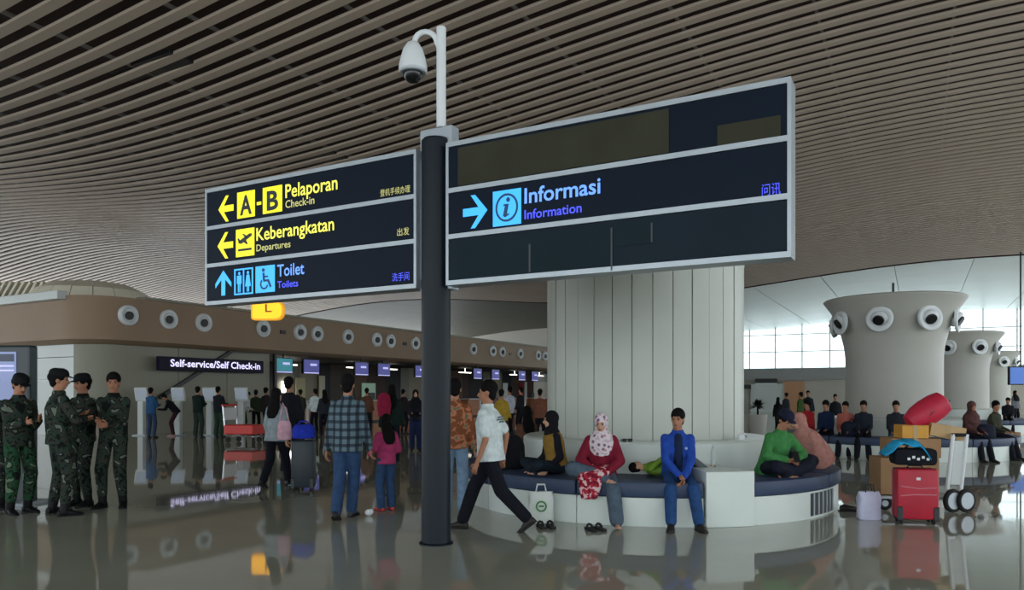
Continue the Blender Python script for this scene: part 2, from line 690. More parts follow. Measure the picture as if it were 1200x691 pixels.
def bulkpt(px, off=0.0):
    rx = (px - 600) / F
    d = -(UB - off) / (SU - CU * rx)
    return Vector((rx * d, d, 0))


def wallpx(px, py, off):
    p = bulkpt(px, off)
    p.z = EYE + (HZ - py) / F * p.y
    return p


prev = None
for a, b in (((187, 466), (272, 411)), ((272, 411), (322, 413)), ((322, 413), (322, 468))):
    mb = MB()
    p, q = wallpx(*a, 0.30), wallpx(*b, 0.30)
    t = (q - p).normalized()
    nn = t.cross(U).normalized()
    mb.obox((p + q) / 2, t, U, nn, (q - p).length, 0.12, 0.13)
    mb.build('rail_band', M_black, tr)

# cream panelled drum and slanted louvres above the ledge
dc = at(108, 31.5)
t = empty('ceiling_drum', dc + Z * 4.8, 'cream panelled shallow drum rising above the white ledge on the left', 'drum')
M_cream = mat('cream_panel', S(232, 226, 206), 0.4, noise=0.04, nscale=1)
for i in range(18):
    a0 = 2 * pi * i / 18
    mb = MB()
    rings = []
    for r_, z_ in ((2.4, 4.6), (2.35, 5.35), (2.1, 5.75), (1.5, 6.05), (0.5, 6.2)):
        rings.append([dc + Vector((q * math.cos(a0 + b_), q * math.sin(a0 + b_), z_)) for q, b_ in ((r_, 0.008), (r_, 0.175), (r_, 0.341), (r_ - 0.08, 0.341), (r_ - 0.08, 0.008))])
    mb.ring_loft(rings)
    mb.build('drum_panel', M_cream, t)
lc = at(14, 30.5)
t = empty('louvre_panel', lc + Z * 4.9, 'slanted white louvres over a dark opening at the left edge', 'louvre')
mb = MB()
mb.obox(lc + Z * 5.4 + Y * 0.25, X, Y, Z, 3.0, 0.06, 1.3)
mb.build('backing', M_black, t)
for i in range(12):
    mb = MB()
    dd = (X * 0.5 + Z * 0.86).normalized()
    mb.obox(lc + Z * 5.4 + X * (-1.4 + i * 0.26), dd, Y, dd.cross(Y), 1.5, 0.2, 0.09)
    mb.build('louvre_slat', M_cream, t)

# jet nozzles on the bulkhead
nozzle_px = [150, 197, 238, 308, 351, 371, 407, 441, 457, 486, 554, 577, 588, 609, 630, 638]
pos_words = ['nearest the rounded corner', 'second from the rounded corner', 'third from the rounded corner', 'just below the amber lamp sign',
             'left one of the pair right of the amber lamp sign', 'right one of the pair right of the amber lamp sign', 'alone above the plaid-shirted man',
             'left one of the pair left of the dark pole', 'right one of the pair left of the dark pole', 'alone just left of the dark pole',
             'alone just right of the dark pole', 'left one of the pair above the white T-shirt man', 'right one of the pair above the white T-shirt man',
             'alone between two pairs right of the pole', 'left one of the last pair before the column', 'rightmost, partly hidden by the fluted column']


def nozzle(c, nrm, r, label, group, pro=0.9):
    side = nrm.cross(Z).normalized()
    t = empty('air_nozzle', c, label, 'air nozzle', group)
    mb = MB()
    prof = [(1.0, -0.05), (1.0, 0.10), (0.86, 0.16), (0.62, 0.10), (0.55, 0.02)]
    mb.ring_loft([[c + (side * math.cos(2 * pi * j / 24) + Z * math.sin(2 * pi * j / 24)) * r * a + nrm * b * pro for j in range(24)] for a, b in prof], cap=False)
    mb.build('ring', M_whitepaint, t, smooth=True)
    mb = MB()
    ez = (nrm * 0.9 - Z * 0.12 + side * 0.1).normalized()
    e1 = ez.orthogonal().normalized()
    e2 = ez.cross(e1)
    mb.ell(c, e1, e2, ez, r * 0.66, r * 0.66, r * 0.3, 18, 8)
    mb.build('eyeball', M_whitepaint, t, smooth=True)
    mb = MB()
    mb.ring_loft([[c + ez * (r * 0.22) + (e1 * math.cos(2 * pi * j / 18) + e2 * math.sin(2 * pi * j / 18)) * r * a + ez * b for j in range(18)] for a, b in ((0.42, 0.0), (0.42, 0.04), (0.38, 0.05))])
    mb.build('outlet', M_black, t, smooth='auto')
    return t


for px, wd in zip(nozzle_px, pos_words):
    p = bulkpt(px)
    p.z = 4.22
    nozzle(p, U.copy(), 0.36, 'round white bulkhead nozzle, ' + wd, 'jet nozzles on the bulkhead')
for px in (331, 474, 598):
    p = bulkpt(px)
    p.z = 4.15
    mb = MB()
    mb.obox(p, U, V, Z, 0.1, 0.3, 0.16)
    mb.build('wall_speaker', M_black, bulk)

# ------------------------------------------------------------------ check-in hall under the bulkhead
back = empty('wall_checkin_back', H2W(-33, 40, 0), kind='structure', label='dark back wall of the check-in hall')
bm_cols = [S(70, 62, 56), S(150, 142, 124), S(40, 38, 40), S(96, 74, 60), S(30, 34, 40), S(128, 128, 118), S(66, 44, 40)]
bmats = [mat('back_panel_%d' % i, c, 0.6) for i, c in enumerate(bm_cols)]
v = 23.4
i = 0
while v < 60:
    wd = (1.6, 0.9, 2.2, 1.2, 1.9)[i % 5]
    mb = MB()
    mb.obox(H2W(-31.0, v + wd / 2, 1.7), U, V, Z, 0.3, wd - 0.03, 3.4)
    mb.build('back_panel', bmats[(i * 3) % 7], back)
    v += wd
    i += 1
mb = MB()
mb.obox(H2W(-28.5, 41.5, 3.25), U, V, Z, 5.6, 37, 0.1)
tag(mb.build('ceiling_checkin', bmats[2]), 'dark soffit over the check-in counters', kind='structure')
mb = MB()
mb.obox(H2W(-28, 23.3, 1.65), U, V, Z, 5.5, 0.25, 3.3)
tag(mb.build('wall_checkin_end', M_wall), 'end wall of the self-service area', kind='structure')

ctr_words = ['nearest the self-service wall', 'second from the self-service wall', 'third from the self-service wall', 'fourth from the self-service wall, near the plaid-shirted man',
             'behind the child in pink', 'behind the dark woman by the pole', 'hidden mostly by the dark pole', 'behind the white T-shirt man', 'second from the column', 'furthest, beside the column']
for k in range(10):
    vv = 25.0 + k * 3.1
    t = empty('check_in_counter', H2W(-25.2, vv, 0), 'wooden check-in counter with pale top, ' + ctr_words[k], 'counter', 'check-in counters under the bulkhead')
    mb = MB()
    mb.obox(H2W(-25.2, vv, 0.58), U, V, Z, 0.7, 1.7, 1.0)
    mb.build('front', M_wood, t, bevel=0.02)
    mb = MB()
    mb.obox(H2W(-25.2, vv, 0.04), U, V, Z, 0.62, 1.62, 0.08)
    mb.build('plinth', M_black, t)
    mb = MB()
    mb.obox(H2W(-25.15, vv, 1.105), U, V, Z, 0.85, 1.8, 0.05)
    mb.build('counter_top', M_wallw, t, bevel=0.01)
    mb = MB()
    mb.obox(H2W(-24.83, vv + 0.6, 0.6), U, V, Z, 0.02, 0.16, 0.9)
    mb.build('inlay', M_wallw, t)
    if k % 2 == 0:
        mb = MB()
        mb.obox(H2W(-25.3, vv - 0.4, 1.345), U, V, Z, 0.05, 0.5, 0.32)
        mb.obox(H2W(-25.3, vv - 0.4, 1.16), U, V, Z, 0.05, 0.06, 0.055)
        o = mb.build('desk_monitor', M_black, origin=H2W(-25.3, vv - 0.4, 1.13))
        tag(o, 'small black desk monitor on the counter ' + ctr_words[k], 'monitor', 'desk monitors')
mon = [332, 364, 423, 449, 492, 559, 580, 611, 626]
mon_words = ['leftmost, teal screen above the walking girl', 'second from left, purple screen', 'left one of the pair above the plaid-shirted man', 'right one of the pair above the plaid-shirted man',
             'half behind the dark pole', 'left one of the pair above the white T-shirt man', 'right one of the pair above the white T-shirt man', 'last but one before the column', 'last before the column']
for k, (px, wd) in enumerate(zip(mon, mon_words)):
    p = bulkpt(px, 0.35)
    t = empty('hanging_monitor', p + Z * 2.75, 'hanging counter monitor under the bulkhead, ' + wd, 'monitor', 'monitors above the check-in counters')
    mb = MB()
    mb.obox(p + Z * 2.72, U, V, Z, 0.12, 1.05, 0.68)
    mb.build('casing', M_black, t, bevel=0.015)
    mb = MB()
    mb.obox(p + Z * 2.74 + U * 0.062, U, V, Z, 0.01, 0.97, 0.56)
    mb.build('screen', M_screenb if k == 0 else M_screen, t)
    mb = MB()
    mb.obox(p + Z * 2.42 + U * 0.066, U, V, Z, 0.008, 0.95, 0.05)
    mb.obox(p + Z * 2.8 + U * 0.07 + V * 0.12, U, V, Z, 0.004, 0.42, 0.1)
    mb.build('screen_line', M_screenlight, t)
    mb = MB()
    mb.obox(p + Z * 3.16, U, V, Z, 0.05, 0.05, 0.28)
    mb.build('hanger', M_black, t)
for k, (px, z, wd) in enumerate(((417, 2.1, 'left of the plaid-shirted man\'s shoulder'), (456, 2.0, 'above the child in pink'), (545, 1.95, 'beside the dark pole'), (603, 1.95, 'right of the white T-shirt man'), (335, 2.0, 'over the walking girl'), (632, 1.9, 'beside the column'))):
    p = bulkpt(px, 3.2)
    mb = MB()
    mb.obox(p + Z * 2.9, U, V, Z, 0.08, 1.5, 0.05)
    mb.obox(p + Z * 3.05, U, V, Z, 0.03, 0.03, 0.28)
    o = mb.build('strip_lamp', M_lamp, origin=p + Z * 2.9)
    tag(o, 'white strip lamp in the check-in hall, ' + wd, 'lamp', 'strip lamps behind the counters')
# bright poster boards on the back wall
for k, (px, py, ww, hh, mt, lb) in enumerate(((336, 457, 0.7, 1.0, M_lamp, 'bright white lit board behind the counters above the walking girl'), (352, 455, 0.7, 1.2, mat('poster_cream', S(200, 190, 150), 0.6), 'cream notice board on the check-in back wall'),
                                            (377, 455, 0.5, 1.5, mat('poster_pale', S(196, 192, 170), 0.6), 'tall pale notice board on the check-in back wall'), (432, 458, 1.3, 1.0, mat('poster_mint', S(140, 170, 150), 0.6, emit=S(140, 170, 150), estr=0.2), 'pale green notice board left of the child'),
                                            (592, 459, 0.8, 1.5, M_whitepaint, 'white standing board behind the white T-shirt man'), (611, 460, 0.9, 1.7, mat('poster_red', S(150, 30, 40), 0.6), 'red banner beside the fluted column'), (616, 460, 0.4, 1.9, M_wallw, 'narrow white banner beside the red one'))):
    p = wallpx(px, py, 6.3)
    mb = MB()
    mb.obox(p, U, V, Z, 0.06, ww, hh)
    tag(mb.build('notice_board', mt, origin=p), lb, 'notice board')

# self-service sign
p0, p1 = wallpx(187, 425, -0.12), wallpx(309, 429, -0.12)
c = (p0 + p1) / 2
c.z = 2.58
t = empty('self_service_sign', c, 'dark lit sign reading Self-service/Self Check-in on the wall', 'sign')
mb = MB()
L = (p1 - p0).length
mb.obox(c - U * 0.1, U, V, Z, 0.2, L, 0.52)
mb.build('sign_box', mat('sign_box_indigo', S(14, 12, 40), 0.5, spec=0.2), t, bevel=0.02)


def fit_text(name, body, mt, o, ax, ay, width, cap, parent, off=0.02, **k):
    """text squeezed to a given width and cap height; o is the baseline's left end"""
    ob = text_obj(name, body, 1.0, mt, Vector((0, 0, 0)) + ORG[parent.name], X, Z, parent, off=off, depth=0)
    xs = [v.co.x for v in ob.data.vertices]
    x0, x1 = min(xs), max(xs)
    sx = width / (x1 - x0)
    sy = cap / 0.72
    nrm = ax.cross(ay)
    base = ORG[parent.name]
    for v in ob.data.vertices:
        q = Vector(o) + ax * ((v.co.x - x0) * sx) + ay * (v.co.z * sy) + nrm * 0.004
        v.co = q - base
    return ob


fit_text('lettering', 'Self-service/Self Check-in', M_lilac, c - V * (L * 0.41) + U * 0.005 - Z * 0.1, V, Z, L * 0.87, 0.27, t, off=0.022)
for s_ in (-0.35, 0.35):
    mb = MB()
    mb.obox(c + V * L * s_ - U * 0.35, U, V, Z, 0.4, 0.06, 0.06)
    mb.build('bracket', M_black, t)

# ------------------------------------------------------------------ amber lamp sign
p = at(313, 24.9, 4.27)
t = empty('lamp_sign', p, 'glowing amber rounded sign hanging below the toilet sign panel', 'sign')


def rrect(wd, ht, rl, rr, n=6):
    pts = []
    for cx, cy, r, a in ((wd / 2 - rr, -ht / 2 + rr, rr, -90), (wd / 2 - rr, ht / 2 - rr, rr, 0), (-wd / 2 + rl, ht / 2 - rl, rl, 90), (-wd / 2 + rl, -ht / 2 + rl, rl, 180)):
        for i in range(n + 1):
            b = R(a + 90 * i / n)
            pts.append((cx + r * math.cos(b), cy + r * math.sin(b)))
    return pts


mb = MB()
mb.prism(rrect(1.08, 0.66, 0.1, 0.26), p, X, Z, Y, 0.22)
mb.build('shell', M_ambere, t)
mb = MB()
mb.prism(rrect(0.98, 0.56, 0.07, 0.22), p - Y * 0.012, X, Z, Y, 0.012)
mb.build('lit_face', M_amber, t)
mb = MB()
mb.prism([(-0.06, 0.2), (0.0, 0.2), (0.0, -0.02), (0.16, -0.02), (0.16, -0.07), (-0.06, -0.07)], p - Y * 0.02, X, Z, Y, 0.008)
mb.build('symbol', mat('amber_dark', S(180, 120, 10), 0.5), t)
for sx in (-0.3, 0.3):
    mb = MB()
    mb.tube([p + X * sx + Z * 0.3 + Y * 0.1, p + X * sx + Z * 3.2 + Y * 0.1], 0.02, 8)
    mb.build('hanger', M_black, t)

# ------------------------------------------------------------------ directional sign
P0 = at(511, 7.4)
NS = -V                                   # towards the viewer
sign = empty('directional_sign', P0, 'large double-armed airport direction sign on a dark round pole', 'sign')
mb = MB()
mb.lathe(P0, [(0.145, 0.0), (0.145, 4.0), (0.13, 4.02)], 32)
mb.build('pole', M_pole, sign, smooth='auto')
mb = MB()
mb.lathe(P0, [(0.17, 0.0), (0.17, 0.012), (0.15, 0.02)], 32)
mb.build('foot_ring', M_pole, sign, smooth='auto')
mb = MB()
mb.obox(P0 + Z * 3.33 - NS * 0.06, U, V, Z, 0.38, 0.14, 1.62)
mb.build('bracket_plate', M_alu, sign, bevel=0.01)
FRONT = 0.10


def sgn(px, py):
    """pixel to (t along the arm, z) on the sign's face"""
    rx = (px - 600) / F
    # (P0 + U t + NS*FRONT) : X = rx*Y
    b = P0 + NS * FRONT
    tt = (rx * b.y - b.x) / (U.x - rx * U.y)
    y = b.y + U.y * tt
    return tt, EYE + (HZ - py) / F * y


def spt(tt, z, out=0.0):
    return P0 + U * tt + NS * (FRONT + out) + Z * z


ZB, ZT = 2.565, 3.905
PITCH = (ZT - ZB) / 3
rows = {}
for side, (ta, tb) in (('left', (-3.26, -0.17)), ('right', (0.19, 3.36))):
    for r in range(3):
        z0 = ZT - (r + 1) * PITCH
        mb = MB()
        mb.obox(spt((ta + tb) / 2, z0 + PITCH / 2, -FRONT), U, V, Z, tb - ta - 0.05, 0.2, PITCH - 0.05)
        rows[side, r] = mb.build('sign_panel', M_panel2 if (side == 'right' and r == 2) else M_panel, sign, bevel=0.006)
    for r in range(4):
        mb = MB()
        mb.obox(spt((ta + tb) / 2, ZT - r * PITCH, -FRONT), U, V, Z, tb - ta, 0.215, 0.045)
        mb.build('rail', M_alu, sign)
    for tt in (ta, tb):
        mb = MB()
        mb.obox(spt(tt + (0.012 if tt == ta else -0.012), (ZB + ZT) / 2, -FRONT), U, V, Z, 0.03, 0.212, ZT - ZB)
        mb.build('end_cap', M_alu, sign)
mb = MB()
mb.obox(P0 - NS * 0.03 + Z * 3.23, U, V, Z, 0.5, 0.12, 1.2)
mb.build('arm_core', M_alu, sign)


def on_sign(px0, py0, px1, py1):
    """lower-left and upper-right pixels to (t0, z0, width, height)"""
    t0, z0 = sgn(px0, py0)
    t1, z1 = sgn(px1, py1)
    return t0, z0, t1 - t0, z1 - z0


def sign_text(parent, body, mt, px0, py0, px1, cap_px, off=0.012):
    t0, z0 = sgn(px0, py0)
    t1, _ = sgn(px1, py0)
    cap = cap_px / F * (P0.y + U.y * t0)
    return fit_text('lettering', body, mt, spt(t0, z0, 0.003), U, Z, t1 - t0, cap, parent, off=off)


def shape(parent, name, mt, px0, py0, px1, py1, polys, out=0.003, depth=0.004):
    """polys in a unit square mapped to the pixel box (px0,py0 = lower-left at its left edge)"""
    t0, z0, wd, ht = box_from(px0, py0, px1, py1)
    mb = MB()
    for poly in polys:
        mb.prism([(x * wd, y * ht) for x, y in poly], spt(t0, z0, out), U, Z, NS, depth)
    return mb.build(name, mt, parent)


def box_from(px0, py0, px1, py1):
    t0, z0 = sgn(px0, py0)
    t1, _ = sgn(px1, py0)
    _, z1 = sgn(px0, py1)
    return t0, z0, t1 - t0, z1 - z0


SQ = [(0, 0), (1, 0), (1, 1), (0, 1)]
ARROW_L = [[(0, .5), (.5, 1), (.68, 1), (.36, .62), (1, .62), (1, .38), (.36, .38), (.68, 0), (.5, 0)]]
ARROW_R = [[(1 - x, y) for x, y in reversed(ARROW_L[0])]]
ARROW_U = [[(1 - y, 1 - x) for x, y in reversed(ARROW_L[0])]]


def circle(cx, cy, r, n=18, ry=None):
    ry = ry or r
    return [(cx + r * math.cos(2 * pi * i / n), cy + ry * math.sin(2 * pi * i / n)) for i in range(n)]


p1_, p2_, p3_ = rows['left', 0], rows['left', 1], rows['left', 2]
shape(p1_, 'arrow', M_yel, 256.5, 261, 274, 231, ARROW_L)
sqA = shape(p1_, 'letter_tile', M_yel, 278.5, 256.5, 299, 226, [SQ])
sqB = shape(p1_, 'letter_tile', M_yel, 308.5, 251, 331, 220.5, [SQ])
shape(p1_, 'dash', M_yel, 301.5, 240.5, 306.5, 237, [SQ])
M_dk = mat('sign_symbol_dark', S(20, 34, 50), 0.5)


def tile_letter(parent, ch, px0, py0, px1, cap):
    t0, z0 = sgn(px0, py0)
    t1, _ = sgn(px1, py0)
    return fit_text('lettering', ch, M_dk, spt(t0, z0, 0.008), U, Z, t1 - t0, cap / F * (P0.y + U.y * t0), parent, off=0.03)


tile_letter(p1_, 'A', 282, 252, 296, 22)
tile_letter(p1_, 'B', 313.5, 246.5, 327, 22)
sign_text(p1_, 'Pelaporan', M_yeltext, 335, 232, 396, 16)
sign_text(p1_, 'Check-in', M_yelpale, 335, 244, 369, 9, 0.01)
sign_text(p1_, '登机手续办理', M_yelpale, 446, 230, 481, 6.5, 0.0)
shape(p2_, 'arrow', M_yel, 255.5, 304, 273.5, 273.5, ARROW_L)
sqP = shape(p2_, 'departure_tile', M_yel, 277, 301.5, 298.5, 269.5, [SQ])
shape(p2_, 'departure_symbol', M_dk, 277, 301.5, 298.5, 269.5,
      [[(.14, .2), (.86, .2), (.86, .28), (.14, .28)], [(.14, .5), (.3, .46), (.88, .72), (.86, .8), (.74, .8), (.2, .58)], [(.36, .82), (.44, .82), (.66, .68), (.56, .64)], [(.1, .66), (.17, .68), (.26, .55), (.18, .52)], [(.42, .52), (.56, .58), (.66, .44), (.6, .42)]], out=0.008)
sign_text(p2_, 'Keberangkatan', M_yeltext, 301, 282, 392, 15)
sign_text(p2_, 'Departures', M_yelpale, 301, 294.5, 341, 8, 0.01)
sign_text(p2_, '出发', M_yelpale, 466, 276, 480, 7, 0.0)
shape(p3_, 'arrow', M_cyan, 253, 347, 271.5, 318, ARROW_U)
shape(p3_, 'toilet_frame', M_cyan, 275, 346, 297, 315.5, [[(0, 0), (1, 0), (1, .06), (0, .06)], [(0, .94), (1, .94), (1, 1), (0, 1)], [(0, .06), (.07, .06), (.07, .94), (0, .94)], [(.93, .06), (1, .06), (1, .94), (.93, .94)], [(.47, .06), (.53, .06), (.53, .94), (.47, .94)]])
shape(p3_, 'man_symbol', M_cyan, 275, 346, 297, 315.5, [circle(.27, .82, .06, 12), [(.15, .42), (.15, .74), (.39, .74), (.39, .42), (.34, .42), (.34, .1), (.285, .1), (.285, .4), (.255, .4), (.255, .1), (.2, .1), (.2, .42)]])
shape(p3_, 'woman_symbol', M_cyan, 275, 346, 297, 315.5, [circle(.73, .82, .06, 12), [(.66, .74), (.8, .74), (.88, .3), (.79, .3), (.79, .1), (.745, .1), (.745, .3), (.715, .3), (.715, .1), (.67, .1), (.67, .3), (.58, .3)]])
shape(p3_, 'wheelchair_tile', M_cyan, 300, 343.5, 322.5, 312.5, [SQ])


def ringpoly(cx, cy, r0, r1, a0, a1, n=16):
    o = [(cx + r1 * math.cos(R(a0 + (a1 - a0) * i / n)), cy + r1 * math.sin(R(a0 + (a1 - a0) * i / n))) for i in range(n + 1)]
    q = [(cx + r0 * math.cos(R(a0 + (a1 - a0) * i / n)), cy + r0 * math.sin(R(a0 + (a1 - a0) * i / n))) for i in range(n, -1, -1)]
    return o + q


M_dkb = mat('sign_symbol_blue', S(14, 60, 110), 0.5)
shape(p3_, 'wheelchair_symbol', M_dkb, 300, 343.5, 322.5, 312.5, [circle(.42, .84, .07, 12), [(.38, .74), (.47, .74), (.5, .46), (.4, .46)], [(.44, .62), (.66, .62), (.66, .56), (.44, .56)], [(.42, .48), (.7, .48), (.84, .2), (.76, .17), (.64, .4), (.42, .4)], ringpoly(.46, .32, .15, .21, 130, 345)], out=0.008)
sign_text(p3_, 'Toilet', M_bluet, 325.5, 324, 357, 14)
sign_text(p3_, 'Toilets', M_blued, 325.5, 337.5, 350, 8, 0.01)
sign_text(p3_, '洗手间', M_blued, 460, 329, 480, 7.5, 0.0)
q1, q2, q3 = rows['right', 0], rows['right', 1], rows['right', 2]
shape(q2, 'arrow', M_cyan, 543, 269, 571.5, 230.5, ARROW_R)
shape(q2, 'information_tile', M_cyan, 578, 266, 611, 225, [SQ])
shape(q2, 'information_symbol', M_dkb, 578, 266, 611, 225, [ringpoly(.5, .5, .34, .4, 0, 360, 28), circle(.55, .72, .065, 12), [(.4, .6), (.57, .6), (.5, .3), (.58, .34), (.58, .29), (.44, .23), (.37, .27), (.44, .55), (.38, .55)]], out=0.008)
sign_text(q2, 'Informasi', M_bluet, 615, 238.5, 704, 18, 0.016)
sign_text(q2, 'Information', M_blued, 615, 257, 682, 11, 0.012)
sign_text(q2, '问讯', M_blued, 893, 229, 915, 11, 0.0)
# masking films over the unused panels
shape(q1, 'masking_film', M_film, 537, 218, 784, 173.5, [[(0, 0), (1, 0), (1, 1), (0, 1)]], depth=0.003)
t0, z0 = sgn(537, 218)
shape(q1, 'masking_film', M_film, 841, 176, 915, 147.5, [SQ], depth=0.003)
shape(q3, 'masking_film', M_film2, 538, 329, 716, 284, [SQ], depth=0.003)
shape(q3, 'masking_film', M_film2, 719, 289.5, 763, 263.5, [SQ], depth=0.003)
for px, a, b in ((620, 319, 286), (716, 317, 267), (763, 284, 261)):
    shape(q3, 'tape', M_tape, px, a, px + 2.0, b, [SQ], out=0.006, depth=0.002)

# ------------------------------------------------------------------ security camera on the pole
t = empty('security_camera', P0 + Z * 4.14, 'white dome security camera on a gooseneck above the sign pole', 'security camera')
cx = P0 + U * 0.062
mb = MB()
mb.tube([cx + Z * 4.13, cx + Z * 5.12], 0.048, 16)
mb.build('mast', M_whitepaint, t, smooth='auto')
pts = [cx + Z * 4.88]
cc = cx - X * 0.155 + Z * 4.98
for i in range(9):
    a = pi * i / 8
    pts.append(cc + X * 0.11 * math.cos(a) + Z * 0.10 * math.sin(a))
pts.append(cc - X * 0.11 - Z * 0.05)
mb = MB()
mb.tube(pts, 0.028, 12)
mb.build('gooseneck', M_whitepaint, t, smooth='auto')
hc = cc - X * 0.125
mb = MB()
mb.lathe(hc, [(0.035, 0.0), (0.06, -0.015), (0.1, -0.08), (0.125, -0.17), (0.14, -0.24), (0.142, -0.285), (0.125, -0.30), (0.10, -0.30)], 28)
mb.build('housing', M_whitepaint, t, smooth='auto')
mb = MB()
mb.lathe(hc, [(0.1, -0.3), (0.097, -0.33), (0.078, -0.375), (0.045, -0.4), (0.01, -0.408)], 24)
mb.build('dome', M_dome, t, smooth=True)
mb = MB()
mb.lathe(hc, [(0.128, -0.298), (0.128, -0.312), (0.102, -0.315), (0.102, -0.298)], 28)
mb.build('dome_rim', M_alu, t, smooth='auto')

# ------------------------------------------------------------------ big fluted column and its bench
C1 = Vector((1.93, 10.9, 0))
RBN = 2.62


def ringpt(C, r, px):
    """front point of the circle round C where the ray through px meets it"""
    rx = (px - 600) / F
    dx = Vector((rx, 1, 0)).normalized()
    b = dx.dot(C)
    disc = b * b - (C.dot(C) - r * r)
    if disc < 0:
        disc = 0
    return dx * (b - math.sqrt(disc))


def ringang(C, r, px):
    p = ringpt(C, r, px) - C
    return math.atan2(p.y, p.x)


col = empty('fluted_column', C1, 'thick pale grey green column clad in tall vertical panels', 'column')
NP = 34
for i in range(NP):
    a0 = 2 * pi * i / NP
    g = 0.004
    mb = MB()
    n_ = 4
    rr = 1.41 + (0.008 if i % 3 == 0 else 0.0)
    prof = [(rr, 0.0), (rr, 3.25), (rr + 0.06, 3.7), (rr + 0.22, 4.15), (rr + 0.42, 4.5)]
    rings = []
    for r_, z_ in prof:
        out = [C1 + Vector((r_ * math.cos(a0 + g + (2 * pi / NP - 2 * g) * j / n_), r_ * math.sin(a0 + g + (2 * pi / NP - 2 * g) * j / n_), z_)) for j in range(n_ + 1)]
        inn = [C1 + Vector(((r_ - 0.05) * math.cos(a0 + g + (2 * pi / NP - 2 * g) * j / n_), (r_ - 0.05) * math.sin(a0 + g + (2 * pi / NP - 2 * g) * j / n_), z_)) for j in range(n_, -1, -1)]
        rings.append(out + inn)
    mb.ring_loft(rings)
    mb.build('column_panel', M_column, col, smooth='auto')
mb = MB()
mb.lathe(C1, [(1.38, 0), (1.38, 3.25), (1.44, 3.7), (1.6, 4.15), (1.8, 4.5), (1.8, 4.55)], 48)
mb.build('column_core', M_tower, col, smooth='auto')


def arc_block(mb, C, r0, r1, z0, z1, a0, a1, n=8):
    vs = []
    for j in range(n + 1):
        a = a0 + (a1 - a0) * j / n
        for r_, z_ in ((r0, z0), (r1, z0), (r1, z1), (r0, z1)):
            vs.append(C + Vector((r_ * math.cos(a), r_ * math.sin(a), z_)))
    mb.ring_loft([vs[4 * j:4 * j + 4] for j in range(n + 1)])


def ring_bench(C, label, div=None, near=True):
    t = empty('ring_bench', C, label, 'bench', 'ring benches round the towers')
    mb = MB()
    mb.lathe(C, [(1.45 if near else 1.12, 0.0), (1.76, 0.0), (1.76, 0.86), (1.73, 0.885), (1.45 if near else 1.12, 0.885)], 64, cap=False)
    mb.build('backrest', M_bench, t, smooth='auto')
    if div:
        d0, d1 = div
        spans = [(d1, d0 + 2 * pi)]
    else:
        d0 = d1 = None
        spans = [(-pi, pi)]
    for s0, s1 in spans:
        k = 11
        st = (s1 - s0) / k
        for j in range(k):
            a0, a1 = s0 + j * st + 0.002, s0 + (j + 1) * st - 0.002
            mb = MB()
            arc_block(mb, C, 1.77, RBN, 0.0, 0.32, a0, a1)
            mb.build('base_panel', M_bench, t)
            mb = MB()
            arc_block(mb, C, 1.77, RBN + 0.03, 0.325, 0.5, a0, a1)
            mb.build('cushion', M_cushion, t, bevel=0.03, smooth='auto')
    if div:
        mb = MB()
        arc_block(mb, C, 1.77, RBN + 0.05, 0.0, 0.62, d0 + 0.003, d1 - 0.003, 4)
        mb.build('divider_block', M_bench, t, bevel=0.008)
    return t


aL, aR = ringang(C1, RBN, 825), ringang(C1, RBN, 882)
b1 = ring_bench(C1, 'white ring bench with navy cushions round the fluted column', (aL, aR))
# ventilation grille on the right side of the bench base
g0, g1 = ringang(C1, RBN, 950), ringang(C1, RBN, 976)
mb = MB()
arc_block(mb, C1, RBN - 0.01, RBN + 0.008, 0.03, 0.3, g0, g1, 3)
gr = mb.build('grille', M_black, b1)
for k in range(6):
    a = g0 + (g1 - g0) * (k + 0.5) / 6
    mb = MB()
    q = C1 + Vector((math.cos(a), math.sin(a), 0)) * (RBN + 0.012)
    mb.box(q + Z * 0.165, 0.012, 0.02, 0.27, a)
    mb.build('grille_bar', M_alu, gr)

# ------------------------------------------------------------------ air towers further back
towers = [(Vector((9.55, 18.6, 0)), 'nearest smooth mushroom-topped air tower with round nozzles'),
          (Vector((17.6, 29.4, 0)), 'second mushroom-topped air tower, partly behind the nearest'),
          (Vector((27.3, 42.6, 0)), 'furthest mushroom-topped air tower at the right edge')]
nzw = {0: 'facing the camera', 1: 'on its right front', 2: 'at its right edge', 7: 'on its left front', 6: 'at its left edge'}
ordw = ['nearest tower', 'second tower', 'furthest tower']
for k, (C, lb) in enumerate(towers):
    t = empty('air_tower', C, lb, 'tower', 'mushroom air towers')
    mb = MB()
    mb.lathe(C, [(1.1, 0), (1.1, 2.4), (1.13, 2.65), (1.2, 2.95), (1.3, 3.25), (1.43, 3.53), (1.6, 3.77)], 56)
    mb.build('shaft', M_tower, t, smooth='auto')
    mb = MB()
    mb.lathe(C, [(1.6, 3.77), (1.62, 3.81), (1.58, 3.84), (0.2, 3.84)], 56)
    mb.build('rim', M_tower, t, smooth='auto')
    mb = MB()
    mb.tube([C + Z * 3.8, C + Z * 4.25], 0.03, 8)
    mb.build('rod', M_black, t)
    toC = math.atan2(-C.y, -C.x)
    for j in range(8):
        a = toC + R(-12 + 45 * j)
        rd = Vector((math.cos(a), math.sin(a), 0))
        if j not in nzw:
            continue
        nozzle(C + rd * 1.385 + Z * 3.25, (rd - Z * 0.5).normalized(), 0.3, 'round white nozzle on the %s, %s' % (ordw[k], nzw[j]), 'nozzles on the air towers', 0.4)
    if k < 2:
        ring_bench(C, 'white ring bench with navy cushions round the %s' % ordw[k], None, False)

# ------------------------------------------------------------------ far wall furniture
def farpx(px, py, off=0.3):
    rx = (px - 600) / F
    d = (VW - off) / (SU * rx + CU)
    return Vector((rx * d, d, EYE + (HZ - py) / F * d))


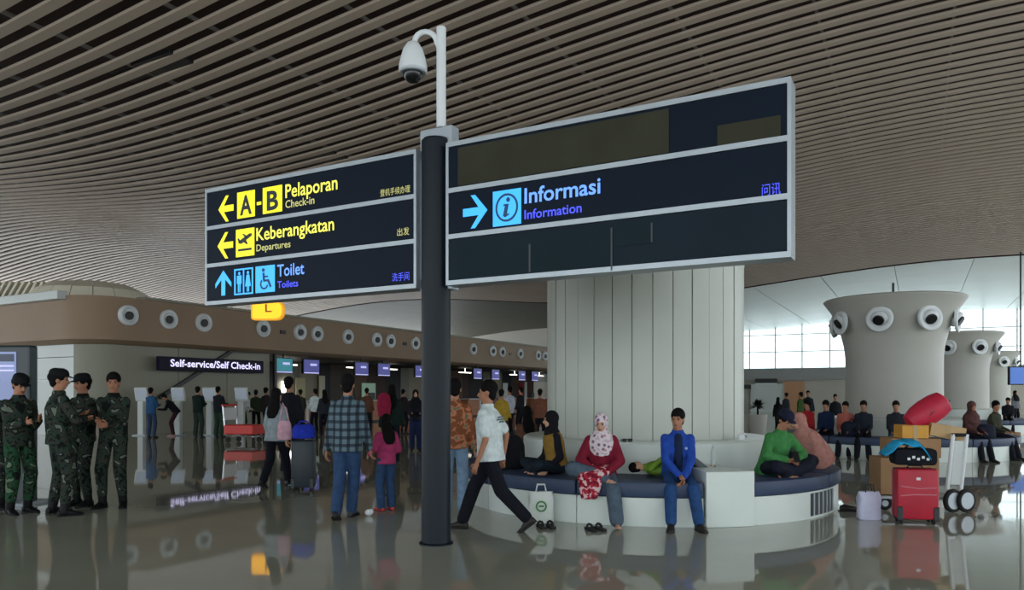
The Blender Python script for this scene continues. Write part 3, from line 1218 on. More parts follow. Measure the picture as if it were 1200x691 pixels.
p = farpx(931, 470)
t = empty('door_1', Vector((p.x, p.y, 0)), kind='structure', label='tan wooden door in the far wall')
mb = MB()
mb.obox(Vector((p.x, p.y, 1.2)), U, V, Z, 1.5, 0.12, 2.4)
mb.build('door_leaf', mat('door_tan', S(190, 140, 106), 0.6), t)
for s_ in (-0.8, 0.8):
    mb = MB()
    mb.obox(Vector((p.x, p.y, 1.22)) + U * s_, U, V, Z, 0.1, 0.16, 2.45)
    mb.build('door_frame', M_farwall, t)
p = farpx(898, 446)
t = empty('wall_sign', p, 'dark rectangular sign with white lower edge high on the far wall', 'sign')
mb = MB()
mb.obox(p, U, V, Z, 1.7, 0.15, 0.35)
mb.build('sign_box', M_black, t)
mb = MB()
mb.obox(p - Z * 0.24, U, V, Z, 1.7, 0.16, 0.12)
mb.build('lower_edge', M_whitepaint, t)
p = farpx(875, 453)
mb = MB()
mb.obox(p, U, V, Z, 0.7, 0.12, 0.35)
tag(mb.build('wall_plate', M_black, origin=p), 'small black plate on the far wall beside the fluted column', 'sign')
p = farpx(904, 470, 0.25)
mb = MB()
mb.obox(Vector((p.x, p.y, 1.1)), U, V, Z, 3.2, 0.1, 2.2)
tag(mb.build('wall_board', M_wallw, origin=Vector((p.x, p.y, 0))), 'large pale board on the far wall left of the tan door', 'board')
p = at(1196, 30, 1.5 + 20 / F * 30)
t = empty('hanging_display', p, 'blue lit display hanging at the right edge', 'display')
mb = MB()
mb.box(p, 1.0, 0.12, 0.75)
mb.build('casing', M_black, t, bevel=0.02)
mb = MB()
mb.box(p - Y * 0.066, 0.92, 0.01, 0.66)
mb.build('screen', mat('lit_screen_blue', S(50, 90, 160), 0.3, emit=S(40, 84, 160), estr=0.6), t)
mb = MB()
mb.tube([p + Z * 0.35, p + Z * 5.0], 0.03, 8)
mb.build('hanger', M_black, t)

# ================================================================== PEOPLE
REMESH = []          # (object, voxel, smooth iterations, extra MB or None)


def rm_part(mb, name, mt, root, voxel, it=3, extra=None):
    o = mb.build(name, mt, root)
    REMESH.append((o, voxel, it, extra))
    return o


def ik(a, t, l1, l2, pole):
    d = t - a
    L = d.length
    if L > (l1 + l2) * 0.995:
        d = d * ((l1 + l2) * 0.995 / L)
        t = a + d
        L = d.length
    if L < abs(l1 - l2) + 0.02:
        L = abs(l1 - l2) + 0.02
    dn = d.normalized()
    x = (l1 * l1 - l2 * l2 + L * L) / (2 * L)
    h = math.sqrt(max(0, l1 * l1 - x * x))
    pp = pole - dn * pole.dot(dn)
    if pp.length < 1e-4:
        pp = dn.orthogonal()
    return a + dn * x + pp.normalized() * h, t


def rotz(v, a):
    c, s_ = math.cos(a), math.sin(a)
    return Vector((v.x * c - v.y * s_, v.x * s_ + v.y * c, v.z))


def hand_mesh(mb_body, fing, wrist, d, side, k, curl=0.5, near=True):
    """palm into the body volume, five separate fingers into fing. d: hand direction, side: thumb side"""
    d = d.normalized()
    side = (side - d * side.dot(d)).normalized()
    nrm = d.cross(side)
    mb_body.ell(wrist + d * 0.045 * k, side, nrm, d, 0.038 * k, 0.017 * k, 0.052 * k, 10, 7)
    if not near:
        mb_body.ell(wrist + d * 0.11 * k, side, nrm, d, 0.03 * k, 0.015 * k, 0.05 * k, 8, 6)
        return
    sgn_ = 1
    for i, (sx, ln) in enumerate(((0.026, 0.072), (0.009, 0.080), (-0.009, 0.074), (-0.026, 0.058))):
        b = wrist + (d * 0.08 + side * sx) * k
        d1 = (d * math.cos(curl * 0.6) + nrm * math.sin(curl * 0.6)).normalized()
        d2 = (d * math.cos(curl * 1.6) + nrm * math.sin(curl * 1.6)).normalized()
        m1 = b + d1 * ln * 0.5 * k
        m2 = m1 + d2 * ln * 0.5 * k
        fing.tube([b - d1 * 0.015 * k, b + d1 * 0.01 * k, m1, m2 - d2 * 0.006 * k, m2], [0.0088 * k, 0.0088 * k, 0.0082 * k, 0.0074 * k, 0.004 * k], 6)
    b = wrist + (d * 0.028 + side * 0.026) * k
    d1 = (d * 0.62 + side * 0.72 + nrm * 0.25).normalized()
    d2 = (d * 0.85 + side * 0.35 + nrm * 0.35).normalized()
    fing.tube([b, b + d1 * 0.036 * k, b + d1 * 0.036 * k + d2 * 0.028 * k, b + d1 * 0.036 * k + d2 * 0.034 * k], [0.011 * k, 0.0105 * k, 0.009 * k, 0.005 * k], 6)


SHOE = {}


def person(label, loc, yaw, H=1.7, pelvis=(0, 0, 0.93), lean=0, side=0, twist=0, head=(0, 0),
           feet=((0.10, 0.0, 0.0, 8), (-0.10, 0.0, 0.0, -8)), hands=((0.25, -0.04, 0.80), (-0.25, -0.04, 0.80)),
           knee=None, elbow=None, top=None, bottom=None, shoes=None, hair='short', hairmat=None, skin=None,
           sleeve='long', hem=-0.10, loose=0.018, flare=0.0, skirt=None, lod=0, group=None, curl=0.6, build=1.0, barefoot=False, vest=None, collar=True,
           extra=None, footpitch=(0, 0), drape=1.0):
    k = H / 1.7
    near = lod == 0
    skin = skin or M_skin
    hairmat = hairmat or M_hair
    t = empty('person', loc, label, 'person', group)
    t.rotation_euler = (0, 0, R(yaw))
    ORG[t.name] = Vector((0, 0, 0))      # people are modelled in their own frame
    vox = 0.0115 if near else (0.022 if lod == 1 else 0.034)
    pel = Vector(pelvis) * k
    tw = R(twist)
    tu = rotz(Vector((math.sin(R(side)), -math.sin(R(lean)), math.cos(R(lean)))), tw).normalized()
    tx = rotz(X, tw)
    tx = (tx - tu * tx.dot(tu)).normalized()
    ty = tu.cross(tx)                     # backwards

    def P(h, x=0.0, y=0.0):
        return pel + (tu * h + tx * x + ty * y) * k
    # head basis
    hy_, hp = R(head[0]), R(head[1])
    hu = rotz(Vector((0, -math.sin(hp), math.cos(hp))), hy_)
    hx = rotz(X, hy_)
    hb = hu.cross(hx)
    neck = P(0.52)
    hc_ = neck + (hu * 0.7 + tu * 0.3).normalized() * 0.135 * k
    # limbs
    SHD = [P(0.418, s_ * 0.150 * build) for s_ in (1, -1)]
    HIP = [pel + tx * (s_ * 0.085) * k - Vector((0, 0, 0.02)) * k for s_ in (1, -1)]
    knee = knee or (Vector((0.1, -1, 0)), Vector((-0.1, -1, 0)))
    elbow = elbow or (Vector((0.25, 0.9, -0.2)), Vector((-0.25, 0.9, -0.2)))
    KN, AN, EL, WR = [], [], [], []
    for i in range(2):
        f = feet[i]
        ank = Vector((f[0], f[1], f[2] + 0.085)) * k
        kn, an = ik(HIP[i], ank, 0.43 * k, 0.41 * k, Vector(knee[i]))
        KN.append(kn)
        AN.append(an)
        el, wr = ik(SHD[i], Vector(hands[i]) * k, 0.285 * k, 0.25 * k, Vector(elbow[i]))
        EL.append(el)
        WR.append(wr)
    # ---- body
    b = MB()
    b.loft([(P(-0.09), tx, ty, 0.10 * k, 0.08 * k), (P(-0.04), tx, ty, 0.15 * k, 0.105 * k), (P(0.06), tx, ty, 0.145 * k, 0.10 * k), (P(0.16), tx, ty, 0.128 * k, 0.09 * k), (P(0.32), tx, ty, 0.15 * k, 0.1 * k),
            (P(0.41), tx, ty, 0.14 * k, 0.085 * k), (P(0.47), tx, ty, 0.085 * k, 0.06 * k)])
    b.capsule(P(0.45), 0.062 * k, hc_ - hu * 0.06 * k + hb * 0.012 * k, 0.052 * k)
    # head: cranium, face, jaw, nose, brow, ears, cheeks
    b.ell(hc_ + hu * 0.022 * k + hb * 0.012 * k, hx, hb, hu, 0.073 * k, 0.092 * k, 0.092 * k)
    b.ell(hc_ - hu * 0.035 * k - hb * 0.022 * k, hx, hb, hu, 0.058 * k, 0.066 * k, 0.085 * k)
    b.ell(hc_ - hu * 0.092 * k - hb * 0.052 * k, hx, hb, hu, 0.03 * k, 0.026 * k, 0.022 * k, 10, 7)
    if near:
        b.capsule(hc_ + hu * 0.008 * k - hb * 0.082 * k, 0.008 * k, hc_ - hu * 0.034 * k - hb * 0.102 * k, 0.0145 * k, 8)
        b.capsule(hc_ + hx * 0.034 * k + hu * 0.026 * k - hb * 0.07 * k, 0.012 * k, hc_ - hx * 0.034 * k + hu * 0.026 * k - hb * 0.07 * k, 0.012 * k, 8)
        for s_ in (1, -1):
            b.ell(hc_ + hx * s_ * 0.074 * k - hu * 0.008 * k + hb * 0.012 * k, hx, hb, hu, 0.012 * k, 0.02 * k, 0.033 * k, 8, 6)
    fing = MB()
    for i, s_ in ((0, 1), (1, -1)):
        b.capsule(SHD[i], 0.042 * k, EL[i], 0.037 * k)
        b.capsule(EL[i], 0.037 * k, WR[i], 0.026 * k)
        fd = (WR[i] - EL[i]).normalized()
        inward = (P(0.1, 0, -0.25) - WR[i])
        hand_mesh(b, fing, WR[i] + fd * 0.01 * k, fd, Vector((0, -0.8, 0.55)) + inward.normalized() * 0.25, k, curl, near)
        b.capsule(HIP[i], 0.068 * k, KN[i], 0.05 * k)
        b.capsule(KN[i], 0.05 * k, AN[i], 0.034 * k)
        fa = R(feet[i][3])
        fdv = rotz(Vector((0, -1, 0)), fa)
        fp = R(footpitch[i])
        fdv = (fdv * math.cos(fp) - Z * math.sin(fp)).normalized()
        fup = (Z * math.cos(fp) + rotz(Vector((0, -1, 0)), fa) * math.sin(fp)).normalized()
        fs = fdv.cross(fup)
        shod = shoes is not None and not barefoot
        b.capsule(AN[i] - fup * (0.045 if shod else 0.03) * k + fdv * -0.03 * k, (0.026 if shod else 0.034) * k, AN[i] - fup * (0.062 if shod else 0.05) * k + fdv * 0.12 * k, (0.016 if shod else 0.026) * k, 8)
        if barefoot or shoes is None:
            for q in range(5):
                x0 = (q - 2) * 0.015 * k
                a_ = AN[i] - fup * 0.058 * k + fdv * 0.13 * k + fs * x0
                fing.tube([a_ - fdv * 0.02 * k, a_, a_ + fdv * (0.035 - abs(q - 1) * 0.005) * k], [0.011 * k, 0.011 * k, 0.006 * k], 6)
    body = rm_part(b, 'body', skin, t, vox, 2, fing if near or barefoot else None)
    if near:
        for s_ in (1, -1):
            e = MB()
            e.ell(hc_ + hx * s_ * 0.031 * k + hu * 0.004 * k - hb * 0.077 * k, hx, hb, hu, 0.013 * k, 0.008 * k, 0.0075 * k, 8, 6)
            e.build('eye', M_eye, t, smooth=True)
            e = MB()
            e.capsule(hc_ + hx * s_ * 0.016 * k + hu * 0.026 * k - hb * 0.084 * k, 0.0045 * k, hc_ + hx * s_ * 0.048 * k + hu * 0.026 * k - hb * 0.074 * k, 0.0035 * k, 6, 2)
            e.build('eyebrow', M_hair, t, smooth=True)
        e = MB()
        e.ell(hc_ - hu * 0.063 * k - hb * 0.083 * k, hx, hb, hu, 0.022 * k, 0.008 * k, 0.0075 * k, 10, 6)
        e.build('mouth', M_lip, t, smooth=True)
    # ---- trousers / skirt
    L_ = loose
    vc = vox * 1.1
    if skirt:
        s_ = MB()
        s_.loft(skirt(P, pel, tx, ty, KN, AN, k))
        for i in range(2):
            s_.capsule(HIP[i], 0.10 * k, KN[i], 0.085 * k)
            s_.capsule(KN[i], 0.085 * k, KN[i] + (AN[i] - KN[i]) * 0.8, 0.09 * k)
        rm_part(s_, 'skirt', bottom, t, vc)
    elif bottom:
        s_ = MB()
        s_.loft([(P(-0.10), tx, ty, 0.11 * k, 0.09 * k), (P(-0.05), tx, ty, (0.158 + L_ * 0.5) * k, (0.115 + L_ * 0.5) * k), (P(0.04), tx, ty, (0.152 + L_ * 0.5) * k, (0.112 + L_ * 0.4) * k), (P(0.11), tx, ty, 0.14 * k, 0.10 * k)])
        for i in range(2):
            s_.capsule(HIP[i], (0.078 + L_ * 0.35) * k, KN[i], (0.056 + L_ * 0.8) * k)
            s_.capsule(KN[i], (0.056 + L_ * 0.8) * k, KN[i] + (AN[i] - KN[i]) * (0.95 if shoes is sandal or barefoot or shoes is None else (0.78 if shoes is boots else 1.0)), (0.043 + L_ * (0.55 if shoes is boots else 0.9)) * k)
        rm_part(s_, 'trousers', bottom, t, vc)
    # ---- top
    if top:
        s_ = MB()
        rings = [(hem, 0.176 + flare, 0.138 + flare), (0.02, 0.17 + flare * 0.6, 0.13 + flare * 0.6), (0.16, 0.148 + L_ * 0.8, 0.11 + L_), (0.32, 0.156 + L_ * 0.7, 0.112 + L_), (0.40, 0.158 + L_ * 0.4, 0.098 + L_ * 0.5), (0.45, 0.128, 0.082), (0.485, 0.088, 0.07), (0.52, 0.062, 0.06)]
        rings = [(h, a * build, c_) for h, a, c_ in rings]
        s_.loft([(P(h), tx, ty, a * k, c_ * k) for h, a, c_ in rings])
        for i in range(2):
            s_.ell(SHD[i], tx, ty, tu, 0.055 * k, 0.056 * k, 0.052 * k, 10, 7)
            if sleeve == 'long':
                s_.capsule(SHD[i], (0.049 + L_ * 0.4) * k, EL[i], (0.041 + L_ * 0.5) * k)
                s_.capsule(EL[i], (0.041 + L_ * 0.5) * k, EL[i] + (WR[i] - EL[i]) * 0.97, (0.03 + L_ * 0.5) * k)
            else:
                s_.capsule(SHD[i], (0.05 + L_ * 0.4) * k, SHD[i] + (EL[i] - SHD[i]) * 0.72, (0.05 + L_ * 0.7) * k)
        rm_part(s_, 'shirt', top, t, vc)
        if near and collar:
            c_ = MB()
            c_.loft([(P(0.49), tx, ty, 0.078 * k, 0.075 * k), (P(0.515), tx, ty, 0.072 * k, 0.07 * k), (P(0.53), tx, ty, 0.066 * k, 0.064 * k)])
            rm_part(c_, 'collar', top, t, vc * 0.8)
    # ---- shoes
    if shoes is not None and not barefoot:
        for i in range(2):
            fa = R(feet[i][3])
            fp = R(footpitch[i])
            f0 = rotz(Vector((0, -1, 0)), fa)
            fdv = (f0 * math.cos(fp) - Z * math.sin(fp)).normalized()
            fup = (Z * math.cos(fp) + f0 * math.sin(fp)).normalized()
            fs = fdv.cross(fup)
            base = AN[i] - fup * 0.085 * k
            s_ = MB()
            rings = []
            for x_, wd, ht in ((-0.065, 0.02, 0.05), (-0.055, 0.036, 0.075), (-0.01, 0.041, 0.098), (0.05, 0.043, 0.082), (0.11, 0.048, 0.05), (0.155, 0.046, 0.042), (0.185, 0.034, 0.034), (0.2, 0.016, 0.022)):
                cc_ = base + fdv * x_ * k
                ring = []
                for q in range(12):
                    a_ = 2 * pi * q / 12
                    ring.append(cc_ + fs * wd * k * math.cos(a_) + fup * (max(0.0, (0.5 + 0.5 * math.sin(a_) * 1.12)) * ht * k))
                rings.append(ring)
            s_.ring_loft(rings)
            if shoes is boots:
                sh = (KN[i] - AN[i]).normalized()
                s_.capsule(AN[i] - fup * 0.035 * k, 0.05 * k, AN[i] + sh * 0.14 * k, 0.054 * k, 12)
            s_.build('shoe', shoes, t, smooth='auto')
            if near:
                s_ = MB()
                out = [(-0.068, 0.022), (-0.05, 0.04), (0.0, 0.044), (0.06, 0.045), (0.12, 0.051), (0.17, 0.045), (0.205, 0.018)]
                poly = [(a_, w_) for a_, w_ in out] + [(a_, -w_) for a_, w_ in reversed(out)]
                s_.prism([(a_ * k, w_ * k) for a_, w_ in poly], base - fup * 0.004 * k, fdv, fs, fup, 0.016 * k)
                s_.build('sole', M_rubber, t)
    # ---- head wear
    if hair in ('short', 'long', 'cap', 'bun'):
        s_ = MB()
        up, bk = (0.04, 0.02) if hair != 'cap' else (0.02, 0.024)
        s_.ell(hc_ + hu * (up + 0.008) * k + hb * (bk + 0.004) * k, hx, hb, hu, 0.088 * k, 0.104 * k, (0.096 if hair != 'cap' else 0.08) * k)
        s_.ell(hc_ - hu * 0.02 * k + hb * 0.05 * k, hx, hb, hu, 0.068 * k, 0.055 * k, 0.08 * k)
        if hair == 'long':
            s_.loft([(hc_ + hu * 0.03 * k + hb * 0.045 * k, hx, hb, 0.085 * k, 0.065 * k), (hc_ - hu * 0.08 * k + hb * 0.06 * k, hx, hb, 0.098 * k, 0.06 * k), (P(0.44, 0, 0.085), tx, ty, 0.125 * k, 0.055 * k), (P(0.33, 0, 0.12), tx, ty, 0.12 * k, 0.04 * k), (P(0.25, 0, 0.135), tx, ty, 0.07 * k, 0.025 * k)])
        if hair == 'bun':
            s_.ell(hc_ + hu * 0.02 * k + hb * 0.125 * k, hx, hb, hu, 0.04 * k, 0.035 * k, 0.04 * k)
        rm_part(s_, 'hair', M_hair, t, vc)
    if hair == 'cap':
        s_ = MB()
        s_.loft([(hc_ + hu * 0.035 * k + hb * 0.008 * k, hx, hb, 0.088 * k, 0.108 * k), (hc_ + hu * 0.075 * k + hb * 0.01 * k, hx, hb, 0.09 * k, 0.108 * k), (hc_ + hu * 0.115 * k + hb * 0.012 * k, hx, hb, 0.08 * k, 0.095 * k), (hc_ + hu * 0.138 * k + hb * 0.015 * k, hx, hb, 0.045 * k, 0.055 * k)])
        rm_part(s_, 'cap', hairmat, t, vc)
        s_ = MB()
        s_.ell(hc_ + hu * 0.04 * k - hb * 0.105 * k, hx, (hb + hu * 0.15).normalized(), hu, 0.066 * k, 0.042 * k, 0.009 * k, 14, 6)
        s_.build('cap_brim', hairmat, t, smooth=True)
    if hair == 'hijab':
        s_ = MB()
        s_.ell(hc_ + hu * 0.022 * k + hb * 0.026 * k, hx, hb, hu, 0.094 * k, 0.108 * k, 0.112 * k)
        s_.ell(hc_ - hu * 0.07 * k + hb * 0.03 * k, hx, hb, hu, 0.088 * k, 0.085 * k, 0.09 * k)
        s_.capsule(hc_ - hu * 0.125 * k - hb * 0.022 * k, 0.058 * k, P(0.47), 0.085 * k)
        if drape > 0.5:
            s_.loft([(P(0.56), tx, ty, 0.08 * k, 0.08 * k), (P(0.49), tx, ty, 0.14 * k, 0.115 * k), (P(0.42), tx, ty, 0.19 * k, 0.145 * k), (P(0.32), tx, ty, 0.2 * k, 0.165 * k), (P(0.26, 0, -0.03), tx, ty, 0.15 * k, 0.15 * k)])
        else:
            s_.loft([(P(0.56), tx, ty, 0.08 * k, 0.08 * k), (P(0.5), tx, ty, 0.115 * k, 0.105 * k), (P(0.45), tx, ty, 0.125 * k, 0.12 * k)])
        rm_part(s_, 'headscarf', hairmat, t, vc)
    if vest:
        s_ = MB()
        s_.loft([(P(0.0), tx, ty, 0.192 * k, 0.15 * k), (P(0.16), tx, ty, 0.182 * k, 0.142 * k), (P(0.34), tx, ty, 0.196 * k, 0.146 * k), (P(0.43), tx, ty, 0.19 * k, 0.125 * k), (P(0.47), tx, ty, 0.13 * k, 0.1 * k)])
        rm_part(s_, 'vest', vest, t, vc)
    t['_k'] = k
    info = dict(P=P, hc=hc_, hx=hx, hu=hu, hb=hb, WR=WR, EL=EL, SHD=SHD, tx=tx, ty=ty, tu=tu, k=k, pel=pel)
    del t['_k']
    return t, info


def finish_remesh():
    for o, vx, it, ex in REMESH:
        m = o.modifiers.new('r', 'REMESH')
        m.mode = 'VOXEL'
        m.voxel_size = vx
        m.use_smooth_shade = True
        s_ = o.modifiers.new('s', 'SMOOTH')
        s_.factor = 0.5
        s_.iterations = it
    dg = bpy.context.evaluated_depsgraph_get()
    for o, vx, it, ex in REMESH:
        me = bpy.data.meshes.new_from_object(o.evaluated_get(dg))
        mts = list(o.data.materials)
        vs = [v.co.copy() for v in me.vertices]
        fs = [tuple(p.vertices) for p in me.polygons]
        bpy.data.meshes.remove(me)
        if ex is not None and ex.v:
            n_ = len(vs)
            vs += ex.v
            fs += [tuple(i + n_ for i in f) for f in ex.f]
        new = bpy.data.meshes.new(o.name)
        new.from_pydata(vs, [], fs)
        for m_ in mts:
            new.materials.append(m_)
        new.polygons.foreach_set('use_smooth', [True] * len(new.polygons))
        old = o.data
        o.modifiers.clear()
        o.data = new
        bpy.data.meshes.remove(old)


sandal = mat('sandal_dark', S(36, 30, 28), 0.6)
boots = mat('boot_black', S(12, 13, 15), 0.6, spec=0.25)
capb = cloth('cap_black', (18, 20, 24))
navyp = cloth('navy_black', (18, 20, 30))
jeans = cloth('jeans_blue', (46, 70, 104))
jeans2 = cloth('jeans_bright', (38, 70, 116))
white_t = cloth('white_shirt', (206, 216, 216))

# ------------------------------------------------------------------ soldiers on the left
SG = 'soldiers in camouflage on the left'
akimbo_fold = dict(hands=((0.10, -0.24, 1.16), (-0.10, -0.24, 1.13)), elbow=(Vector((0.8, 0.2, -0.6)), Vector((-0.8, 0.2, -0.6))))
person('soldier in camouflage and black cap looking down, leftmost full figure', gp(22, 601), 60, 1.72, head=(0, 22), hands=((0.08, -0.30, 1.14), (-0.08, -0.30, 1.12)),
       top=M_camo, bottom=M_camog, shoes=boots, hair='cap', hairmat=capb, group=SG, loose=0.03)
person('soldier in camouflage cut off by the left edge behind the lit totem', gp(-10, 597), 40, 1.70, head=(0, 10), top=M_camo, bottom=M_camo, shoes=boots, hair='cap', hairmat=capb, group=SG, loose=0.03)
person('soldier in camouflage and black cap seen from behind, broad stance, facing right', gp(69, 603), 140, 1.78, feet=((0.16, 0.02, 0, 15), (-0.16, 0, 0, -15)), head=(-25, 4), top=M_camo, bottom=M_camo, shoes=boots, hair='cap', hairmat=capb,
       group=SG, loose=0.032, **akimbo_fold)
person('soldier in camouflage and cap half hidden behind the broad-stanced one', gp(97, 592), -20, 1.74, head=(-10, 6), top=M_camo, bottom=M_camo, shoes=boots, hair='cap', hairmat=capb, group=SG, loose=0.03, **akimbo_fold)
person('bareheaded soldier in camouflage standing rightmost of his group', gp(133, 594), 5, 1.75, head=(18, 4), feet=((0.11, 0.02, 0, 20), (-0.12, -0.03, 0, -12)), hands=((0.05, -0.25, 1.06), (-0.03, -0.27, 1.1)),
       top=M_camo, bottom=M_camo, shoes=boots, hair='short', group=SG, loose=0.03)

# ------------------------------------------------------------------ walkers in the middle
t, inf = person('woman in grey cardigan and black trousers walking away with pink shoulder bag', gp(323, 570), 160, 1.56, lean=4, feet=((0.05, 0.27, 0.05, 0), (-0.09, -0.24, 0.0, -5)), footpitch=(30, 0), knee=(Vector((0.0, -1, 0)), Vector((0, -1, 0))),
       hands=((0.26, -0.16, 0.86), (-0.27, 0.06, 0.82)), top=cloth('grey_cardigan', (150, 162, 168)), bottom=navyp, shoes=M_black, hair='long', skin=M_skin2, loose=0.03, flare=0.03, hem=-0.14)
c = Vector(t.location)
bagp = c + rotz(Vector((-0.23, 0.08, 0)), R(160)) + Z * 0.92
pinkm = cloth('pink_bag', (214, 168, 182))
tb = empty('shoulder_bag', bagp - Z * 0.16, 'pale pink shoulder bag on the walking woman in grey', 'bag')
mb = MB()
mb.loft([(bagp - Z * 0.16, X, Y, 0.10, 0.05), (bagp - Z * 0.1, X, Y, 0.12, 0.065), (bagp + Z * 0.08, X, Y, 0.105, 0.05), (bagp + Z * 0.14, X, Y, 0.08, 0.02)])
mb.build('pouch', pinkm, tb, smooth='auto')
mb = MB()
mb.tube([bagp + Z * 0.12 - X * 0.07, bagp + Z * 0.3 - X * 0.05, bagp + Z * 0.42 - X * 0.03, bagp + Z * 0.3 + X * 0.03, bagp + Z * 0.12 + X * 0.07], 0.012, 8)
mb.build('strap', pinkm, tb, smooth=True)


def suitcase(name_label, base, rz, wd, dp, ht, mt, trim, group=None, stripes=None, handle=True):
    t = empty('suitcase', base, name_label, 'suitcase', group)
    ax = Vector((math.cos(rz), math.sin(rz), 0))
    ay = Vector((-math.sin(rz), math.cos(rz), 0))
    mb = MB()
    mb.obox(base + Z * (0.05 + ht / 2), ax, ay, Z, wd, dp, ht)
    mb.build('body', mt, t, bevel=min(wd, dp) * 0.13, smooth='auto')
    mb = MB()
    mb.obox(base + Z * (0.05 + ht / 2), ax, ay, Z, wd + 0.006, 0.02, ht + 0.006)
    mb.build('zip', trim, t, bevel=0.005)
    for sx in (-1, 1):
        for sy in (-1, 1):
            mb = MB()
            q = base + ax * sx * (wd / 2 - 0.05) + ay * sy * (dp / 2 - 0.05) + Z * 0.028
            mb.tube([q - ax * 0.014, q + ax * 0.014], 0.028, 12)
            mb.build('wheel', M_rubber, t, smooth='auto')
        mb = MB()
        mb.obox(base + ax * sx * (wd / 2 - 0.03) - ay * (dp / 2 - 0.005) + Z * 0.12, ax, ay, Z, 0.06, 0.03, 0.16)
        mb.build('corner_guard', trim, t, bevel=0.01)
    mb = MB()
    z = 0.05 + ht
    mb.tube([base + ax * -0.08 + Z * z, base + ax * -0.07 + Z * (z + 0.03), base + ax * 0.07 + Z * (z + 0.03), base + ax * 0.08 + Z * z], 0.011, 8)
    mb.build('carry_handle', trim, t, smooth=True)
    for s_ in stripes or []:
        mb = MB()
        pts = [base - ay * (dp / 2 + 0.004) + ax * (x_ * wd / 2) + Z * (0.05 + ht * z_) for x_, z_ in s_]
        mb.tube(pts, 0.007, 6)
        mb.build('piping', mat('piping_pale', S(196, 120, 130), 0.5), t)
    return t


sc = gp(356, 574)
suitcase('tall dark grey suitcase rolled beside the woman in grey', sc, 0.1, 0.34, 0.28, 0.72, mat('suitcase_slate', S(34, 46, 54), 0.5, noise=0.1), M_black)
mb = MB()
mb.loft([(sc + Z * 0.80, X, Y, 0.165, 0.13), (sc + Z * 0.84, X, Y, 0.18, 0.14), (sc + Z * 0.95, X, Y, 0.175, 0.14), (sc + Z * 1.01, X, Y, 0.13, 0.10)])
tdf = empty('duffel_bag', sc + Z * 0.8, 'bright blue soft bag lying on top of the tall dark suitcase', 'bag')
mb.build('bag_body', cloth('bag_blue', (36, 56, 176)), tdf, smooth='auto')
mb = MB()
mb.tube([sc + Z * 1.0 - X * 0.1, sc + Z * 1.06 - X * 0.05, sc + Z * 1.06 + X * 0.05, sc + Z * 1.0 + X * 0.1], 0.012, 8)
mb.build('strap', cloth('bag_blue', (36, 56, 176)), tdf, smooth=True)

person('tall dark figure with maroon sleeve behind the walking woman in grey', at(339, 13.6), 170, 1.78, top=cloth('dark_top', (24, 24, 32)), bottom=navyp, shoes=M_black, hair='short', lod=1, loose=0.03)

person('man in dark plaid shirt and blue jeans walking away', gp(407, 607), 178, 1.71, lean=3, feet=((0.08, 0.2, 0.03, 4), (-0.02, -0.12, 0.0, -6)), footpitch=(24, 0), knee=(Vector((0.02, -1, 0)), Vector((0, -1, 0))),
       hands=((0.25, -0.02, 0.80), (-0.25, -0.08, 0.82)), top=M_plaid, bottom=jeans, shoes=mat('sneaker_black', S(22, 22, 24), 0.5), hair='short', loose=0.026, flare=0.006, hem=-0.14, build=1.02)
t, inf = person('little girl in bright pink top and jeans with red shoes', gp(453, 598), 215, 1.22, head=(-40, 0), hands=((0.27, -0.14, 1.0), (-0.2, -0.2, 1.0)), top=cloth('girl_pink', (176, 62, 108)), bottom=jeans, shoes=mat('shoe_red', S(196, 44, 40), 0.5), hair='long',
                skin=M_skin2, loose=0.035)
person('woman in black headscarf and navy clothes standing just left of the pole', gp(487, 528), 10, 1.58, top=cloth('dark_top', (24, 24, 32)), bottom=cloth('navy_skirt', (26, 36, 70)), shoes=M_black, hair='hijab', hairmat=cloth('scarf_black', (18, 18, 22)), skin=M_skin2, lod=1,
       hands=((0.12, -0.22, 1.05), (-0.12, -0.22, 1.05)), loose=0.04)
person('dark-haired woman in dark green with red bag behind the little girl', at(459, 15.5), 190, 1.66, top=cloth('dark_green', (20, 38, 34)), bottom=navyp, shoes=M_black, hair='long', lod=1, loose=0.03)
p = at(450, 15.27, 1.24)
mb = MB()
mb.loft([(p - Z * 0.22, X, Y, 0.12, 0.08), (p, X, Y, 0.15, 0.1), (p + Z * 0.2, X, Y, 0.12, 0.08), (p + Z * 0.26, X, Y, 0.05, 0.04)])
tag(mb.build('backpack', cloth('bag_crimson', (140, 30, 60)), origin=p - Z * 0.22, smooth='auto'), 'crimson backpack on the dark-haired woman behind the little girl', 'bag')
# small white litter ball by the girl
mb = MB()
q = gp(432, 604)
mb.ell(q + Z * 0.04, X, Y, Z, 0.05, 0.035, 0.04, 8, 6)
mb.ell(q + Z * 0.05 + X * 0.03, X, Y, Z, 0.03, 0.03, 0.035, 7, 5)
tag(mb.build('crumpled_paper', M_whitepaint, origin=q), 'small crumpled white paper on the floor by the little girl', 'litter')

t, inf = person('man in white T-shirt and black trousers striding left past the pole', gp(567, 621), 250, 1.68, lean=4, twist=0, feet=((-0.02, 0.50, 0.07, 0), (0.0, -0.26, 0.0, 0)), footpitch=(38, 0), pelvis=(0, 0.08, 0.87),
       knee=(Vector((0, -1, 0)), Vector((0, -1, 0))), hands=((0.23, 0.02, 0.78), (-0.24, 0.14, 0.80)), top=white_t, sleeve='short', bottom=navyp, shoes=sandal, hair='short', loose=0.03, flare=0.02, hem=-0.1, head=(14, 2))
P_ = inf['P']
mb = MB()
for zz, x0, x1 in ((0.37, -0.09, 0.06), (0.345, -0.07, 0.09), (0.32, -0.085, 0.03)):
    for q in range(5):
        xx = x0 + (x1 - x0) * q / 4
        mb.obox(P_(zz + 0.004 * (q % 2), xx, 0.143), inf['tx'], inf['ty'], inf['tu'], 0.022, 0.012, 0.016)
